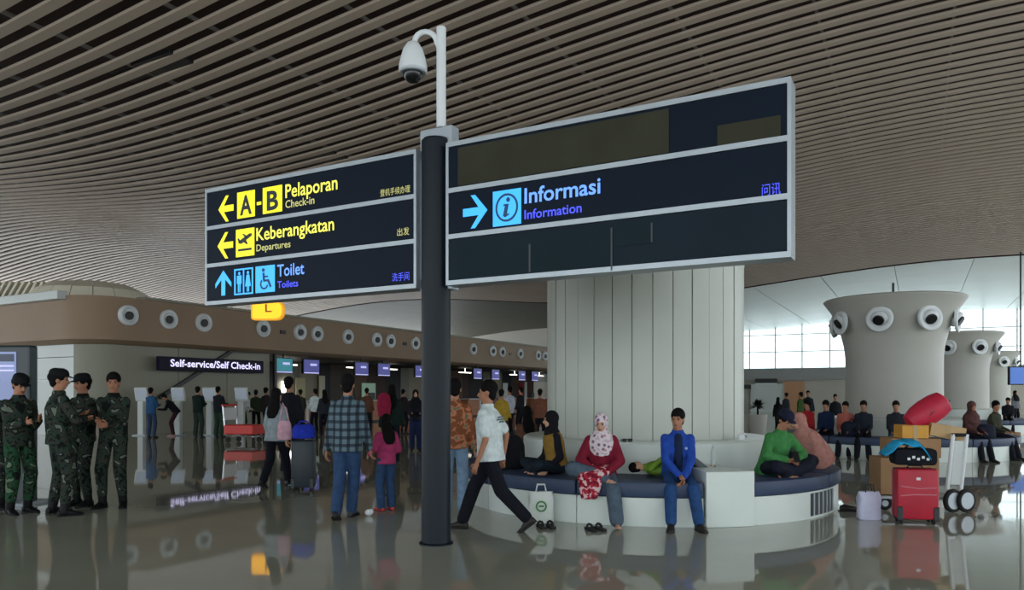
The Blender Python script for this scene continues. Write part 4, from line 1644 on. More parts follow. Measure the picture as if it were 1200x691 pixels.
mb.build('back_print', mat('print_grey', S(104, 116, 116), 0.8), t)
person('person in orange brown patterned shirt half hidden by the dark pole', gp(533, 602), 185, 1.66, top=ramp_cloth('cloth_orange_pattern', [(0, (120, 70, 44)), (0.5, (176, 112, 80)), (0.6, (90, 110, 90))], 12), bottom=cloth('pale_jeans', (112, 136, 160)), shoes=M_black,
       hair='short', loose=0.03)

# ------------------------------------------------------------------ self-service kiosks and their users
KG = 'self-service check-in kiosks'
for px, wd in ((166, 'with the man in blue'), (209, 'with the bent-over person'), (246, 'between the two dark men'), (283, 'behind the parked trolley')):
    q = gp(px, 510)
    t = empty('check_in_kiosk', q, 'slim white self-service kiosk ' + wd, 'kiosk', KG)
    mb = MB()
    mb.box(q + Z * 0.6, 0.2, 0.22, 1.2)
    mb.build('stand', M_wallw, t, bevel=0.02)
    mb = MB()
    mb.box(q + Z * 0.02, 0.46, 0.46, 0.04)
    mb.build('base', M_alu, t, bevel=0.01)
    mb = MB()
    mb.obox(q + Z * 1.45, X, (Y * 0.95 + Z * 0.3).normalized(), (Z * 0.95 - Y * 0.3).normalized(), 0.46, 0.1, 0.5)
    mb.build('screen_head', M_wallw, t, bevel=0.02)
    mb = MB()
    mb.obox(q + Z * 1.45 - Y * 0.06, X, (Y * 0.95 + Z * 0.3).normalized(), (Z * 0.95 - Y * 0.3).normalized(), 0.36, 0.01, 0.36)
    mb.build('screen', mat('kiosk_screen', S(150, 160, 170), 0.3, emit=S(150, 160, 175), estr=0.25), t)
FG = 'people at the self-service kiosks'
person('man in blue shirt and jeans using the leftmost kiosk', gp(177, 513), 170, 1.66, top=cloth('shirt_steel', (44, 84, 124)), bottom=cloth('jeans_dark', (46, 66, 96)), shoes=M_black, lod=1, group=FG, hands=((0.1, -0.34, 1.1), (-0.1, -0.34, 1.12)))
person('person in dark top and maroon trousers bending over beside the second kiosk', gp(203, 511), -70, 1.62, lean=38, pelvis=(0, 0.1, 0.9), head=(0, 40), hands=((0.12, -0.5, 0.98), (-0.12, -0.5, 0.98)), top=cloth('dark_top', (24, 24, 32)), bottom=cloth('maroon_trouser', (56, 28, 42)),
       shoes=mat('shoe_pale', S(190, 160, 156), 0.6), lod=1, group=FG)
person('man in dark green jacket at the kiosks, left of two side by side', gp(232, 512), 175, 1.7, top=cloth('jacket_forest', (22, 38, 34)), bottom=cloth('olive_trouser', (44, 54, 48)), shoes=M_black, lod=1, group=FG, hands=((0.1, -0.34, 1.1), (-0.1, -0.34, 1.12)), loose=0.035)
person('man in charcoal jacket at the kiosks, right of two side by side', gp(256, 512), 165, 1.7, top=cloth('jacket_charcoal', (28, 32, 36)), bottom=cloth('green_trouser', (36, 56, 44)), shoes=M_black, lod=1, group=FG, hands=((0.1, -0.34, 1.1), (-0.1, -0.34, 1.12)), loose=0.035)
person('woman with long black hair in white shirt bending at the parked trolley', gp(284, 508), 70, 1.58, lean=26, head=(0, 25), hands=((0.1, -0.42, 0.95), (-0.1, -0.42, 0.95)), top=white_t, bottom=navyp, shoes=M_black, hair='long', lod=1, group=FG)
person('person in olive jacket behind the parked trolley', gp(300, 507), 190, 1.6, top=cloth('olive_jacket', (48, 62, 44)), bottom=navyp, shoes=M_black, lod=1, group=FG)
person('person in dark clothes between the olive jacket and the walking woman', gp(312, 509), 160, 1.68, top=cloth('dark_brown', (40, 32, 34)), bottom=navyp, shoes=M_black, lod=1, group=FG)


def luggage_trolley(base, rz, label, s=1.0, red=True):
    t = empty('luggage_trolley', base, label, 'trolley', 'luggage trolleys')
    ax = Vector((math.cos(rz), math.sin(rz), 0))
    ay = Vector((-math.sin(rz), math.cos(rz), 0))

    def q(x, y, z):
        return base + (ax * x + ay * y + Z * z) * s
    mb = MB()
    for sx in (-0.28, 0.28):
        mb.tube([q(sx * 0.7, -0.5, 0.16), q(sx, 0.35, 0.2), q(sx, 0.42, 0.24), q(sx, 0.5, 1.0)], 0.018 * s, 8)
    for y in (-0.4, -0.1, 0.2):
        mb.tube([q(-0.24, y, 0.17), q(0.24, y, 0.17)], 0.014 * s, 6)
    mb.build('frame', M_chrome, t, smooth='auto')
    mb = MB()
    mb.obox(q(0, 0.47, 0.78), ax, ay, Z, 0.58 * s, 0.04 * s, 0.34 * s)
    mb.build('front_board', M_wallw, t, bevel=0.01)
    mb = MB()
    mb.tube([q(-0.31, 0.5, 1.02), q(0.31, 0.5, 1.02)], 0.028 * s, 10)
    mb.build('handle_bar', mat('trolley_red', S(206, 48, 38), 0.45) if red else M_rubber, t, smooth='auto')
    mb = MB()
    mb.obox(q(0, 0.0, 0.36), ax, ay, Z, 0.62 * s, 0.9 * s, 0.26 * s)
    mb.build('basket', mat('trolley_red', S(206, 48, 38), 0.45) if red else M_rubber, t, bevel=0.03)
    for x, y in ((-0.24, 0.36), (0.24, 0.36), (0, -0.45)):
        mb = MB()
        mb.tube([q(x - 0.02, y, 0.075), q(x + 0.02, y, 0.075)], 0.075 * s, 14)
        mb.build('wheel', M_rubber, t, smooth='auto')
    return t


luggage_trolley(gp(287, 518), R(75), 'parked luggage trolley with red basket below the self-service sign', 1.1)

# ------------------------------------------------------------------ lit totem at the left edge
q = at(-12, 10.1)
t = empty('display_totem', q, 'tall lit information totem with dark frame at the left edge', 'display')
tw_ = 1.3
rz = R(-6)
ax = Vector((math.cos(rz), math.sin(rz), 0))
ay = Vector((-math.sin(rz), math.cos(rz), 0))
mb = MB()
mb.obox(q + Z * 1.07, ax, ay, Z, tw_, 0.16, 2.14)
mb.build('casing', mat('totem_dark', S(34, 44, 50), 0.4), t, bevel=0.03)
mb = MB()
mb.obox(q + Z * 1.5 - ay * 0.083 - ax * 0.07, ax, ay, Z, tw_ - 0.24, 0.012, 1.1)
mb.build('screen', mat('totem_screen', S(120, 130, 170), 0.3, emit=S(104, 114, 152), estr=0.45), t)
mb = MB()
mb.obox(q + Z * 1.97 - ay * 0.092 + ax * 0.28, ax, ay, Z, 0.30, 0.008, 0.1)
mb.build('header_bar', mat('totem_header', S(20, 34, 70), 0.3), t)
mb = MB()
for z_ in (1.86, 1.8):
    mb.obox(q + Z * z_ - ay * 0.092 - ax * 0.07, ax, ay, Z, tw_ - 0.3, 0.008, 0.02)
mb.build('rule_line', M_screenlight, t)
mb = MB()
mb.obox(q + Z * 0.5 - ay * 0.088 + ax * (tw_ / 2 - 0.04), ax, ay, Z, 0.07, 0.03, 1.0)
mb.build('edge_strip', M_whitepaint, t)
mb = MB()
mb.obox(q + Z * 0.02, ax, ay, Z, tw_ + 0.1, 0.5, 0.04)
mb.build('base_plate', M_alu, t)

# ------------------------------------------------------------------ people on the near bench
SEAT = 0.5


def xleg(pelz, k):
    z = (SEAT + 0.03) / k - 0.07
    return dict(pelvis=(0, 0, (SEAT + 0.095) / k), feet=((-0.12, -0.36, z, 60), (0.14, -0.34, z, -60)), knee=(Vector((1, -0.5, 0.25)), Vector((-1, -0.5, 0.25))))


sandal = mat('sandal_dark', S(36, 30, 28), 0.6)
BLUEJ = cloth('jacket_blue', (34, 70, 158))
p = ringpt(C1, 2.27, 793)
k_ = 1.6 / 1.7
t, inf = person('young man in blue jacket and jeans sitting on the bench facing forward', p, -6, 1.6, pelvis=(0, 0, (SEAT + 0.09) / k_), lean=12, head=(-22, 4), feet=((0.19, -0.56, 0, 14), (-0.13, -0.58, 0, -10)),
                hands=((0.05, -0.36, 0.60), (-0.02, -0.35, 0.62)), elbow=(Vector((1, 0.3, 0)), Vector((-1, 0.3, 0))), knee=(Vector((0.1, -1, 1)), Vector((-0.1, -1, 1))), top=BLUEJ, bottom=jeans2, shoes=sandal, hair='short', loose=0.028, flare=0.02, hem=-0.06)
P_ = inf['P']
mb = MB()
mb.loft([(P_(0.0, 0, -0.11), inf['tx'], inf['ty'], 0.05, 0.065), (P_(0.2, 0, -0.105), inf['tx'], inf['ty'], 0.055, 0.065), (P_(0.36, 0, -0.09), inf['tx'], inf['ty'], 0.055, 0.06), (P_(0.45, 0, -0.055), inf['tx'], inf['ty'], 0.05, 0.06), (P_(0.5, 0, -0.03), inf['tx'], inf['ty'], 0.035, 0.04)])
mb.build('undershirt', cloth('shirt_navy', (24, 40, 70)), t, smooth=True)
mb = MB()
mb.ell(P_(0.33, 0.09, -0.135), inf['tx'], inf['ty'], inf['tu'], 0.018, 0.008, 0.018, 8, 5)
o = mb.build('badge', mat('badge_pale', S(150, 170, 210), 0.5), t)

k_ = 1.5 / 1.7
p = ringpt(C1, 2.12, 653)
t, inf = person('woman in black headscarf and mustard vest sitting sideways on the bench', p, -72, 1.5, **xleg(0, k_), lean=10, head=(-10, 6), hands=((0.20, -0.22, 0.64), (-0.16, -0.30, 0.64)), top=cloth('dark_top', (24, 24, 32)), bottom=cloth('teal_dark', (26, 38, 48)),
                vest=cloth('mustard_vest', (140, 108, 48)), shoes=None, drape=0, hair='hijab', hairmat=cloth('scarf_black', (18, 18, 22)), skin=M_skin2, loose=0.03)

k_ = 1.52 / 1.7
p = ringpt(C1, 2.36, 704)
robe = cloth('robe_maroon', (118, 26, 46))
t, inf = person('woman in pale floral headscarf and maroon robe sitting with one bare foot down', p, -4, 1.52, pelvis=(0, 0, (SEAT + 0.09) / k_), lean=16, head=(-12, 18), feet=((0.17, -0.56, 0, 5), (0.02, -0.34, (SEAT + 0.02) / k_ - 0.06, 60)),
                knee=(Vector((0.1, -1, 1)), Vector((-0.8, -0.9, 0.2))), hands=((0.06, -0.30, 0.66), (-0.10, -0.28, 0.66)), elbow=(Vector((1, 0.2, -0.1)), Vector((-1, 0.2, -0.1))), top=robe, bottom=cloth('grey_trouser', (78, 92, 106)), shoes=None, barefoot=True,
                hair='hijab', hairmat=M_floral, skin=M_skin2, loose=0.055, flare=0.05)
P_ = inf['P']
mb = MB()
bx, by = inf['tx'], inf['ty']
mb.loft([(Vector((-0.06, -0.1, 0.68)), X, Y, 0.2, 0.13), (Vector((-0.07, -0.22, 0.64)), X, Y, 0.21, 0.12), (Vector((-0.1, -0.31, 0.6)), X, Y, 0.2, 0.09), (Vector((-0.13, -0.345, 0.5)), X, Y, 0.14, 0.045), (Vector((-0.14, -0.355, 0.4)), X, Y, 0.12, 0.035), (Vector((-0.15, -0.355, 0.3)), X, Y, 0.09, 0.03)])
rm_part(mb, 'skirt_front', M_batik, t, 0.013)
# child lying down
k_ = 1.08 / 1.7
p = ringpt(C1, 2.06, 786)
zz = (SEAT + 0.10) / k_
person('small child in lime green shirt lying on the bench behind the young man', p, 92, 1.08, pelvis=(0, 0, zz), lean=-88, head=(0, -80), feet=((0.09, -0.7, zz - 0.16, 0), (-0.09, -0.72, zz - 0.16, 0)), footpitch=(-75, -75), knee=(Vector((0, 0, 1)), Vector((0, 0, 1))),
       hands=((0.25, 0.12, zz - 0.02), (-0.1, 0.05, zz + 0.14)), top=cloth('shirt_lime', (112, 146, 52)), bottom=cloth('short_grey', (90, 96, 100)), shoes=None, barefoot=True, hair='short', skin=M_skin2, loose=0.025)
# man in green with cap, cross-legged
k_ = 1.62 / 1.7
p = ringpt(C1, 2.16, 903)
t, inf = person('man in bright green jacket and navy cap sitting cross-legged on the bench', p, 22, 1.62, **xleg(0, k_), lean=22, head=(8, 30), hands=((0.07, -0.36, 0.74), (-0.07, -0.36, 0.74)), elbow=(Vector((1, 0.1, -0.3)), Vector((-1, 0.1, -0.3))),
                top=cloth('jacket_green', (60, 122, 66)), bottom=cloth('trouser_night', (22, 26, 40)), shoes=None, barefoot=True, hair='cap', hairmat=cloth('cap_navy', (26, 30, 52)), loose=0.04, flare=0.03)
wq = (inf['WR'][0] + inf['WR'][1]) / 2
pw = p + rotz(wq + Vector((0, -0.09, 0.04)), R(22))
tp = empty('mobile_phone', pw, 'black mobile phone held by the man in green', 'phone')
mb = MB()
mb.obox(pw, X, (Y * 0.6 + Z * 0.8).normalized(), (Z * 0.6 - Y * 0.8).normalized(), 0.075, 0.15, 0.012)
mb.build('phone_case', M_black, tp, bevel=0.005)
mb = MB()
mb.obox(pw + (Z * 0.6 - Y * 0.8).normalized() * -0.007, X, (Y * 0.6 + Z * 0.8).normalized(), (Z * 0.6 - Y * 0.8).normalized(), 0.066, 0.135, 0.002)
mb.build('phone_screen', mat('phone_glass', S(30, 34, 44), 0.1), tp)
# woman in dusty pink
k_ = 1.5 / 1.7
p = ringpt(C1, 2.2, 953)
pinkr = cloth('robe_dusty_pink', (170, 120, 110))
t, inf = person('woman in long dusty pink headscarf and robe leaning forward on the bench', p, -68, 1.5, **xleg(0, k_), lean=26, head=(-30, 22), hands=((0.14, -0.36, 0.66), (-0.12, -0.36, 0.64)), top=pinkr, bottom=cloth('trouser_night', (22, 26, 40)), shoes=None,
                hair='hijab', hairmat=pinkr, skin=M_skin2, loose=0.05, flare=0.06)
P_ = inf['P']
mb = MB()
mb.loft([(P_(0.5, 0, 0.02), inf['tx'], inf['ty'], 0.09, 0.09), (P_(0.4, 0, 0.02), inf['tx'], inf['ty'], 0.2, 0.15), (P_(0.2, 0, 0.03), inf['tx'], inf['ty'], 0.25, 0.2), (P_(0.0, 0, 0.02), inf['tx'], inf['ty'], 0.29, 0.25), (P_(-0.07, 0, 0.0), inf['tx'], inf['ty'], 0.29, 0.26)])
rm_part(mb, 'cape', pinkr, t, 0.014)
# person on the far left side of the ring bench
k_ = 1.6 / 1.7
person('dark-haired person in brown sitting on the far side of the ring bench', Vector((0.26, 12.3, 0)), 200, 1.55, pelvis=(0, 0, 0.62), lean=6, feet=((0.12, -0.45, 0, 0), (-0.12, -0.45, 0, 0)), knee=(Vector((0, -1, 1)), Vector((0, -1, 1))), hands=((0.12, -0.3, 0.66), (-0.12, -0.3, 0.66)),
       top=cloth('brown_shirt', (96, 64, 50)), bottom=navyp, shoes=M_black, hair='long', lod=1)

# ------------------------------------------------------------------ things on and by the near bench
p = ringpt(C1, 2.2, 601) + Z * SEAT
t = empty('backpack', p, 'black backpack standing on the bench beside the white T-shirt man', 'bag')
bk = cloth('backpack_black', (22, 24, 30))
mb = MB()
mb.loft([(p + Z * 0.0, X, Y, 0.14, 0.10), (p + Z * 0.03, X, Y, 0.165, 0.12), (p + Z * 0.3, X, Y, 0.155, 0.11), (p + Z * 0.40, X, Y, 0.12, 0.09), (p + Z * 0.44, X, Y, 0.06, 0.05)])
mb.build('bag_body', bk, t, smooth='auto')
mb = MB()
mb.loft([(p + Z * 0.03 - Y * 0.08, X, Y, 0.11, 0.07), (p + Z * 0.08 - Y * 0.08, X, Y, 0.125, 0.085), (p + Z * 0.2 - Y * 0.08, X, Y, 0.12, 0.075), (p + Z * 0.24 - Y * 0.07, X, Y, 0.1, 0.05)])
mb.build('front_pocket', bk, t, smooth='auto')
mb = MB()
mb.tube([p + Z * 0.42 - X * 0.03, p + Z * 0.48 - X * 0.02, p + Z * 0.48 + X * 0.02, p + Z * 0.42 + X * 0.03], 0.01, 6)
mb.build('grab_loop', M_black, t, smooth=True)


def carrier_bag(label, p, wd, dp, ht, mt, tint, emblem=None):
    t = empty('carrier_bag', p, label, 'bag')
    mb = MB()
    rings = []
    for z_, s_, wv in ((0.0, 0.9, 0), (0.04, 1.0, 0), (0.4, 1.0, 0.01), (0.75, 0.94, -0.012), (1.0, 0.9, 0.012)):
        ring = []
        for q in range(16):
            a = 2 * pi * q / 16
            cx_, sy_ = math.cos(a), math.sin(a)
            ex = lambda c_: math.copysign(abs(c_) ** 0.55, c_)
            ring.append(p + X * (ex(cx_) * wd / 2 * s_ + wv * math.sin(3 * a)) + Y * (ex(sy_) * dp / 2 * s_ * (1.0 - 0.5 * (z_ > 0.9))) + Z * z_ * ht)
        rings.append(ring)
    mb.ring_loft(rings)
    mb.build('bag_body', mt, t, smooth='auto')
    for sy_ in (-1, 1):
        mb = MB()
        b_ = p + Y * sy_ * dp * 0.2 + Z * ht * 0.97
        mb.tube([b_ - X * wd * 0.2, b_ - X * wd * 0.14 + Z * 0.09, b_ + X * wd * 0.14 + Z * 0.09, b_ + X * wd * 0.2], 0.008, 6)
        mb.build('handle', tint, t, smooth=True)
    if emblem:
        e1, e2 = emblem
        mb = MB()
        mb.prism(ringpoly(0, 0, 0.045, 0.065, 0, 360, 20), p - Y * (dp / 2 + 0.006) + Z * ht * 0.55, X, Z, -Y, 0.003)
        mb.prism([(-0.03, -0.008), (0.03, -0.008), (0.03, 0.012), (-0.03, 0.012)], p - Y * (dp / 2 + 0.006) + Z * ht * 0.55, X, Z, -Y, 0.003)
        mb.build('emblem', e1, t)
    return t


carrier_bag('white carrier bag with round green emblem leaning on the bench front', ringpt(C1, 2.80, 634), 0.3, 0.16, 0.36, mat('bag_white', S(206, 212, 206), 0.5, noise=0.06, nscale=6), M_whitepaint, (mat('emblem_green', S(70, 130, 70), 0.6), None))


def shoe_pair(label, p, rz, mt, nm='sandal'):
    for s_, wd in ((-1, 'left'), (1, 'right')):
        ax = Vector((math.cos(rz), math.sin(rz), 0))
        ay = Vector((-math.sin(rz), math.cos(rz), 0))
        q = p + ax * s_ * 0.055
        t = empty(nm, q, label + ', ' + wd + ' one of the pair', 'shoe', label)
        mb = MB()
        out = [(-0.12, 0.02), (-0.1, 0.034), (0.0, 0.034), (0.07, 0.042), (0.11, 0.034), (0.13, 0.012)]
        mb.prism([(w_, a_) for a_, w_ in out] + [(-w_, a_) for a_, w_ in reversed(out)], q, ax, ay, Z, 0.025)
        mb.build('sole', mt, t, bevel=0.004)
        mb = MB()
        mb.tube([q + ax * 0.036 + ay * 0.03 + Z * 0.02, q + ax * 0.02 + ay * 0.05 + Z * 0.055, q + ay * 0.06 + Z * 0.062, q - ax * 0.02 + ay * 0.05 + Z * 0.055, q - ax * 0.036 + ay * 0.03 + Z * 0.02], 0.014, 6)
        mb.build('strap', mt, t, smooth=True)


shoe_pair('black shoe on the floor by the white carrier bag', gp(640, 618), 0.2, M_rubber, 'shoe')
shoe_pair('black sandal on the floor below the woman in maroon', gp(698, 621), 0.3, M_rubber)
p = ringpt(C1, 1.66, 735) + Z * 0.885
t = empty('sunglasses', p, 'black sunglasses lying on the white bench ledge', 'glasses')
for s_ in (-1, 1):
    mb = MB()
    mb.ell(p + X * s_ * 0.035 + Z * 0.02, X, Y, Z, 0.032, 0.012, 0.022, 10, 6)
    mb.build('lens', M_dome, t, smooth=True)
mb = MB()
mb.tube([p - X * 0.07 + Y * 0.06 + Z * 0.012, p - X * 0.068 + Z * 0.028, p + Z * 0.03, p + X * 0.068 + Z * 0.028, p + X * 0.07 + Y * 0.06 + Z * 0.012], 0.006, 6)
mb.build('frame', M_black, t, smooth=True)
p = ringpt(C1, 1.95, 836) + Z * 0.622
t = empty('water_bottle', p, 'clear plastic water bottle standing on the white bench divider', 'bottle')
mb = MB()
mb.lathe(p, [(0.03, 0), (0.034, 0.01), (0.034, 0.07), (0.031, 0.085), (0.034, 0.10), (0.034, 0.16), (0.028, 0.19), (0.013, 0.215), (0.013, 0.23)], 18)
mb.build('bottle_body', mat('bottle_plastic', S(200, 214, 214), 0.15, alpha=0.45), t, smooth='auto')
mb = MB()
mb.lathe(p, [(0.016, 0.225), (0.016, 0.25), (0.014, 0.253)], 14)
mb.build('bottle_cap', mat('bottle_cap', S(180, 200, 210), 0.4), t, smooth='auto')
p = ringpt(C1, 2.05, 816) + Z * SEAT
t = empty('small_bag', p, 'small black bag on the bench right of the young man', 'bag')
mb = MB()
mb.loft([(p, X, Y, 0.08, 0.06), (p + Z * 0.04, X, Y, 0.1, 0.075), (p + Z * 0.12, X, Y, 0.085, 0.06), (p + Z * 0.16, X, Y, 0.04, 0.03)])
mb.build('bag_body', bk, t, smooth='auto')
mb = MB()
mb.tube([p + Z * 0.14 - X * 0.05, p + Z * 0.2, p + Z * 0.14 + X * 0.05], 0.007, 6)
mb.build('strap', M_black, t, smooth=True)
p = ringpt(C1, 1.62, 869) + Z * 0.885  # white solid modelled in place of a bright reflection beside the column
mb = MB()
mb.loft([(p, X, Y, 0.04, 0.03), (p + Z * 0.02, X, Y, 0.05, 0.035), (p + Z * 0.07, X, Y, 0.045, 0.03), (p + Z * 0.09, X, Y, 0.02, 0.01)], 10)
tag(mb.build('reflection_lump', M_whitepaint, origin=p, smooth='auto'), 'small white packet on the bench ledge at the column\'s right edge', 'lump')

# ------------------------------------------------------------------ luggage group on the right
red = mat('suitcase_red', S(176, 22, 48), 0.5, noise=0.1, nscale=5, bump=0.1, bscale=60)
sc = gp(1072, 612)
suitcase('upright red fabric suitcase with pale piping in the right foreground', sc, R(-12), 0.44, 0.26, 0.58, red, M_black, stripes=[[(-0.85, 0.66), (0.0, 0.62), (0.85, 0.64)], [(-0.85, 0.47), (-0.2, 0.5), (0.85, 0.5)]])
mb = MB()
ax = Vector((math.cos(R(-12)), math.sin(R(-12)), 0))
ay = Vector((-math.sin(R(-12)), math.cos(R(-12)), 0))
mb.obox(sc - ay * 0.135 + ax * 0.0 + Z * 0.52, ax, ay, Z, 0.045, 0.006, 0.03)
tag(mb.build('luggage_tag', M_whitepaint, origin=sc - ay * 0.135 + Z * 0.52), 'small white tag on the front of the red suitcase', 'tag')
b0 = sc + Z * 0.665
t = empty('holdall', b0, 'black holdall with white print lying on the red suitcase', 'bag')
mb = MB()
mb.obox(b0 + Z * 0.1 - ax * 0.02, ax, ay, Z, 0.46, 0.26, 0.19)
mb.build('bag_body', bk, t, bevel=0.045, smooth='auto')
mb = MB()
for i in range(5):
    mb.obox(b0 + Z * (0.08 + 0.02 * (i % 2)) - ay * 0.132 + ax * (-0.1 + i * 0.05), ax, ay, Z, 0.03, 0.004, 0.03)
mb.build('print_mark', M_whitepaint, t)
mb = MB()
mb.tube([b0 + Z * 0.18 - ax * 0.12, b0 + Z * 0.235 - ax * 0.06, b0 + Z * 0.235 + ax * 0.06, b0 + Z * 0.18 + ax * 0.12], 0.012, 8)
mb.build('handle', M_black, t, smooth=True)
c_ = b0 + Z * 0.2 - ax * 0.11
mb = MB()
rings = []
for i in range(13):
    x_ = -0.24 + 0.48 * i / 12
    rings.append([c_ + ax * x_ + ay * y_ + Z * (0.045 + 0.05 * math.cos(x_ * 7) - 0.9 * abs(y_) ** 2 * 2 + 0.02 * math.sin(x_ * 31 + y_ * 22) - 0.8 * max(0, abs(x_) - 0.12) ** 1.0) for y_ in (-0.15, -0.1, -0.05, 0, 0.05, 0.1, 0.15)] +
                 [c_ + ax * x_ + ay * y_ + Z * (0.045 + 0.05 * math.cos(x_ * 7) - 0.9 * abs(y_) ** 2 * 2 + 0.02 * math.sin(x_ * 31 + y_ * 22) - 0.8 * max(0, abs(x_) - 0.12) ** 1.0 - 0.02) for y_ in (0.15, 0.1, 0.05, 0, -0.05, -0.1, -0.15)])
mb.ring_loft(rings)
tag(mb.build('folded_jacket', cloth('turquoise', (40, 150, 196)), origin=c_, smooth=True), 'turquoise jacket draped over the black holdall', 'jacket')

# upright trolley with its load
tb0 = gp(1082, 597)
tr_ax = Vector((math.cos(R(-8)), math.sin(R(-8)), 0))
tr_ay = Vector((-math.sin(R(-8)), math.cos(R(-8)), 0))
t = empty('upright_trolley', tb0, 'white framed luggage trolley loaded with boxes behind the red suitcase', 'trolley', 'luggage trolleys')


def tq(x, y, z):
    return tb0 + tr_ax * x + tr_ay * y + Z * z


mb = MB()
mb.obox(tq(-0.12, 0.1, 0.17), tr_ax, tr_ay, Z, 0.95, 0.55, 0.04)
mb.build('platform', M_alu, t, bevel=0.01)
for x_ in (0.24, 0.40):
    mb = MB()
    mb.tube([tq(x_ - 0.02, -0.14, 0.2), tq(x_ + 0.05, -0.16, 0.98)], 0.025, 8)
    mb.build('post', M_whitepaint, t, smooth='auto')
mb = MB()
mb.obox(tq(0.345, -0.145, 0.62), tr_ax, tr_ay, (Z + tr_ax * 0.09).normalized(), 0.13, 0.03, 0.56)
mb.build('side_panel', M_wallw, t, bevel=0.01)
mb = MB()
mb.tube([tq(0.27, -0.16, 0.97), tq(0.45, -0.16, 0.97)], 0.022, 8)
mb.build('handle_bar', M_rubber, t, smooth='auto')
for x_, y_ in ((0.27, -0.2), (0.44, -0.16), (-0.5, -0.1), (-0.5, 0.3)):
    big = x_ > 0
    r_ = 0.15 if big else 0.09
    nrm = (tr_ax * 0.5 - tr_ay).normalized() if big else tr_ay
    q = tq(x_, y_, r_)
    e1 = Z
    e2 = nrm.cross(Z).normalized()
    mb = MB()
    ringsw = []
    for j in range(20):
        a = 2 * pi * j / 20
        rd = e1 * math.cos(a) + e2 * math.sin(a)
        ringsw.append([q + rd * (r_ - 0.028 + 0.028 * math.cos(b_)) + nrm * 0.032 * math.sin(b_) for b_ in [2 * pi * m_ / 8 for m_ in range(8)]])
    ringsw.append(ringsw[0])
    mb.ring_loft(ringsw, cap=False)
    wh = mb.build('wheel', M_rubber, t, smooth=True)
    mb = MB()
    mb.tube([q - nrm * 0.02, q + nrm * 0.025], r_ - 0.045, 16)
    mb.build('hub', M_alu, wh, smooth='auto')
cart = mat('cardboard', S(160, 124, 88), 0.8, noise=0.1, nscale=4)


def carton(label, c, ax_, ay_, sx, sy, sz, mt, tilt=0.0, tape=True):
    az_ = (Z * math.cos(tilt) + ax_ * math.sin(tilt)).normalized()
    axx = (ax_ * math.cos(tilt) - Z * math.sin(tilt)).normalized()
    t = empty('cardboard_box', c - az_ * sz / 2, label, 'box')
    mb = MB()
    mb.obox(c, axx, ay_, az_, sx, sy, sz)
    mb.build('carton', mt, t, bevel=0.006)
    if tape:
        mb = MB()
        mb.obox(c, axx, ay_, az_, 0.05, sy + 0.004, sz + 0.004)
        mb.build('tape_strip', mat('brown_tape', S(176, 148, 104), 0.4), t)
    mb = MB()
    mb.obox(c + az_ * (sz / 2 + 0.003) + axx * sx * 0.25, axx, ay_, az_, sx * 0.49, sy, 0.006)
    mb.obox(c + az_ * (sz / 2 + 0.003) - axx * sx * 0.25, axx, ay_, az_, sx * 0.49, sy, 0.006)
    mb.build('flap', mt, t)


carton('large brown cardboard box at the bottom of the trolley load', tq(-0.2, 0.12, 0.43), tr_ax, tr_ay, 0.7, 0.45, 0.46, cart)
carton('second brown cardboard box stacked on the trolley', tq(-0.12, 0.12, 0.79), tr_ax, tr_ay, 0.6, 0.42, 0.24, cart)
carton('orange yellow box on the stacked trolley load below the red bag', tq(-0.13, 0.05, 1.0), tr_ax, tr_ay, 0.32, 0.3, 0.16, mat('box_orange', S(206, 150, 60), 0.7, noise=0.1, nscale=5))
carton('tilted pale brown box on top of the trolley handle', tq(0.27, 0.1, 1.0), tr_ax, tr_ay, 0.42, 0.34, 0.16, mat('cardboard_pale', S(188, 156, 112), 0.8, noise=0.1, nscale=4), tilt=0.18)
c_ = tq(0.09, 0.12, 1.25)
t = empty('travel_bag', c_ - Z * 0.17, 'bulging crimson travel bag tilted on top of the trolley load', 'bag')
d_ = (tr_ax * 0.82 + Z * 0.57).normalized()
n_ = tr_ay
u_ = d_.cross(n_).normalized()
mb = MB()
rings = []
for s_, r_ in ((-0.26, 0.07), (-0.24, 0.12), (-0.12, 0.165), (0.0, 0.18), (0.12, 0.175), (0.22, 0.15), (0.25, 0.09)):
    rings.append((c_ + d_ * s_ * 1.08, n_, u_, r_ * 0.95, r_ * 0.98))
mb.loft(rings, 16)
mb.build('bag_body', mat('bag_crimson_nylon', S(190, 32, 62), 0.55, noise=0.12, nscale=6, bump=0.25, bscale=18), t, smooth='auto')
mb = MB()
mb.tube([c_ - d_ * 0.22 - n_ * 0.1 - u_ * 0.1, c_ - n_ * 0.168, c_ + d_ * 0.22 - n_ * 0.12 - u_ * 0.05], 0.01, 6)
mb.build('zip', mat('zip_dark', S(90, 20, 36), 0.5), t)
for s_ in (-0.02, 0.06):
    mb = MB()
    mb.tube([c_ + d_ * 0.235 + n_ * s_ + u_ * 0.0, c_ + d_ * 0.3 + n_ * s_ - u_ * 0.03, c_ + d_ * 0.24 + n_ * s_ - u_ * 0.09], 0.014, 6)
    mb.build('strap', M_black, t, smooth=True)
p = gp(1018, 608)
carrier_bag('white and lilac carrier bag standing on the floor left of the red suitcase', p, 0.27, 0.16, 0.33, mat('bag_lilac', S(188, 188, 212), 0.5, noise=0.1, nscale=7), M_black)
p = gp(994, 599)
t = empty('shoe', p, 'single dark shoe on the floor at the bench end', 'shoe')
mb = MB()
mb.loft([(p + X * -0.1 + Z * 0.04, Y, Z, 0.03, 0.035), (p + X * -0.06 + Z * 0.045, Y, Z, 0.042, 0.045), (p + Z * 0.04, Y, Z, 0.042, 0.04), (p + X * 0.07 + Z * 0.032, Y, Z, 0.046, 0.03), (p + X * 0.12 + Z * 0.026, Y, Z, 0.025, 0.022)], 12)
mb.build('upper', M_black, t, smooth='auto')
mb = MB()
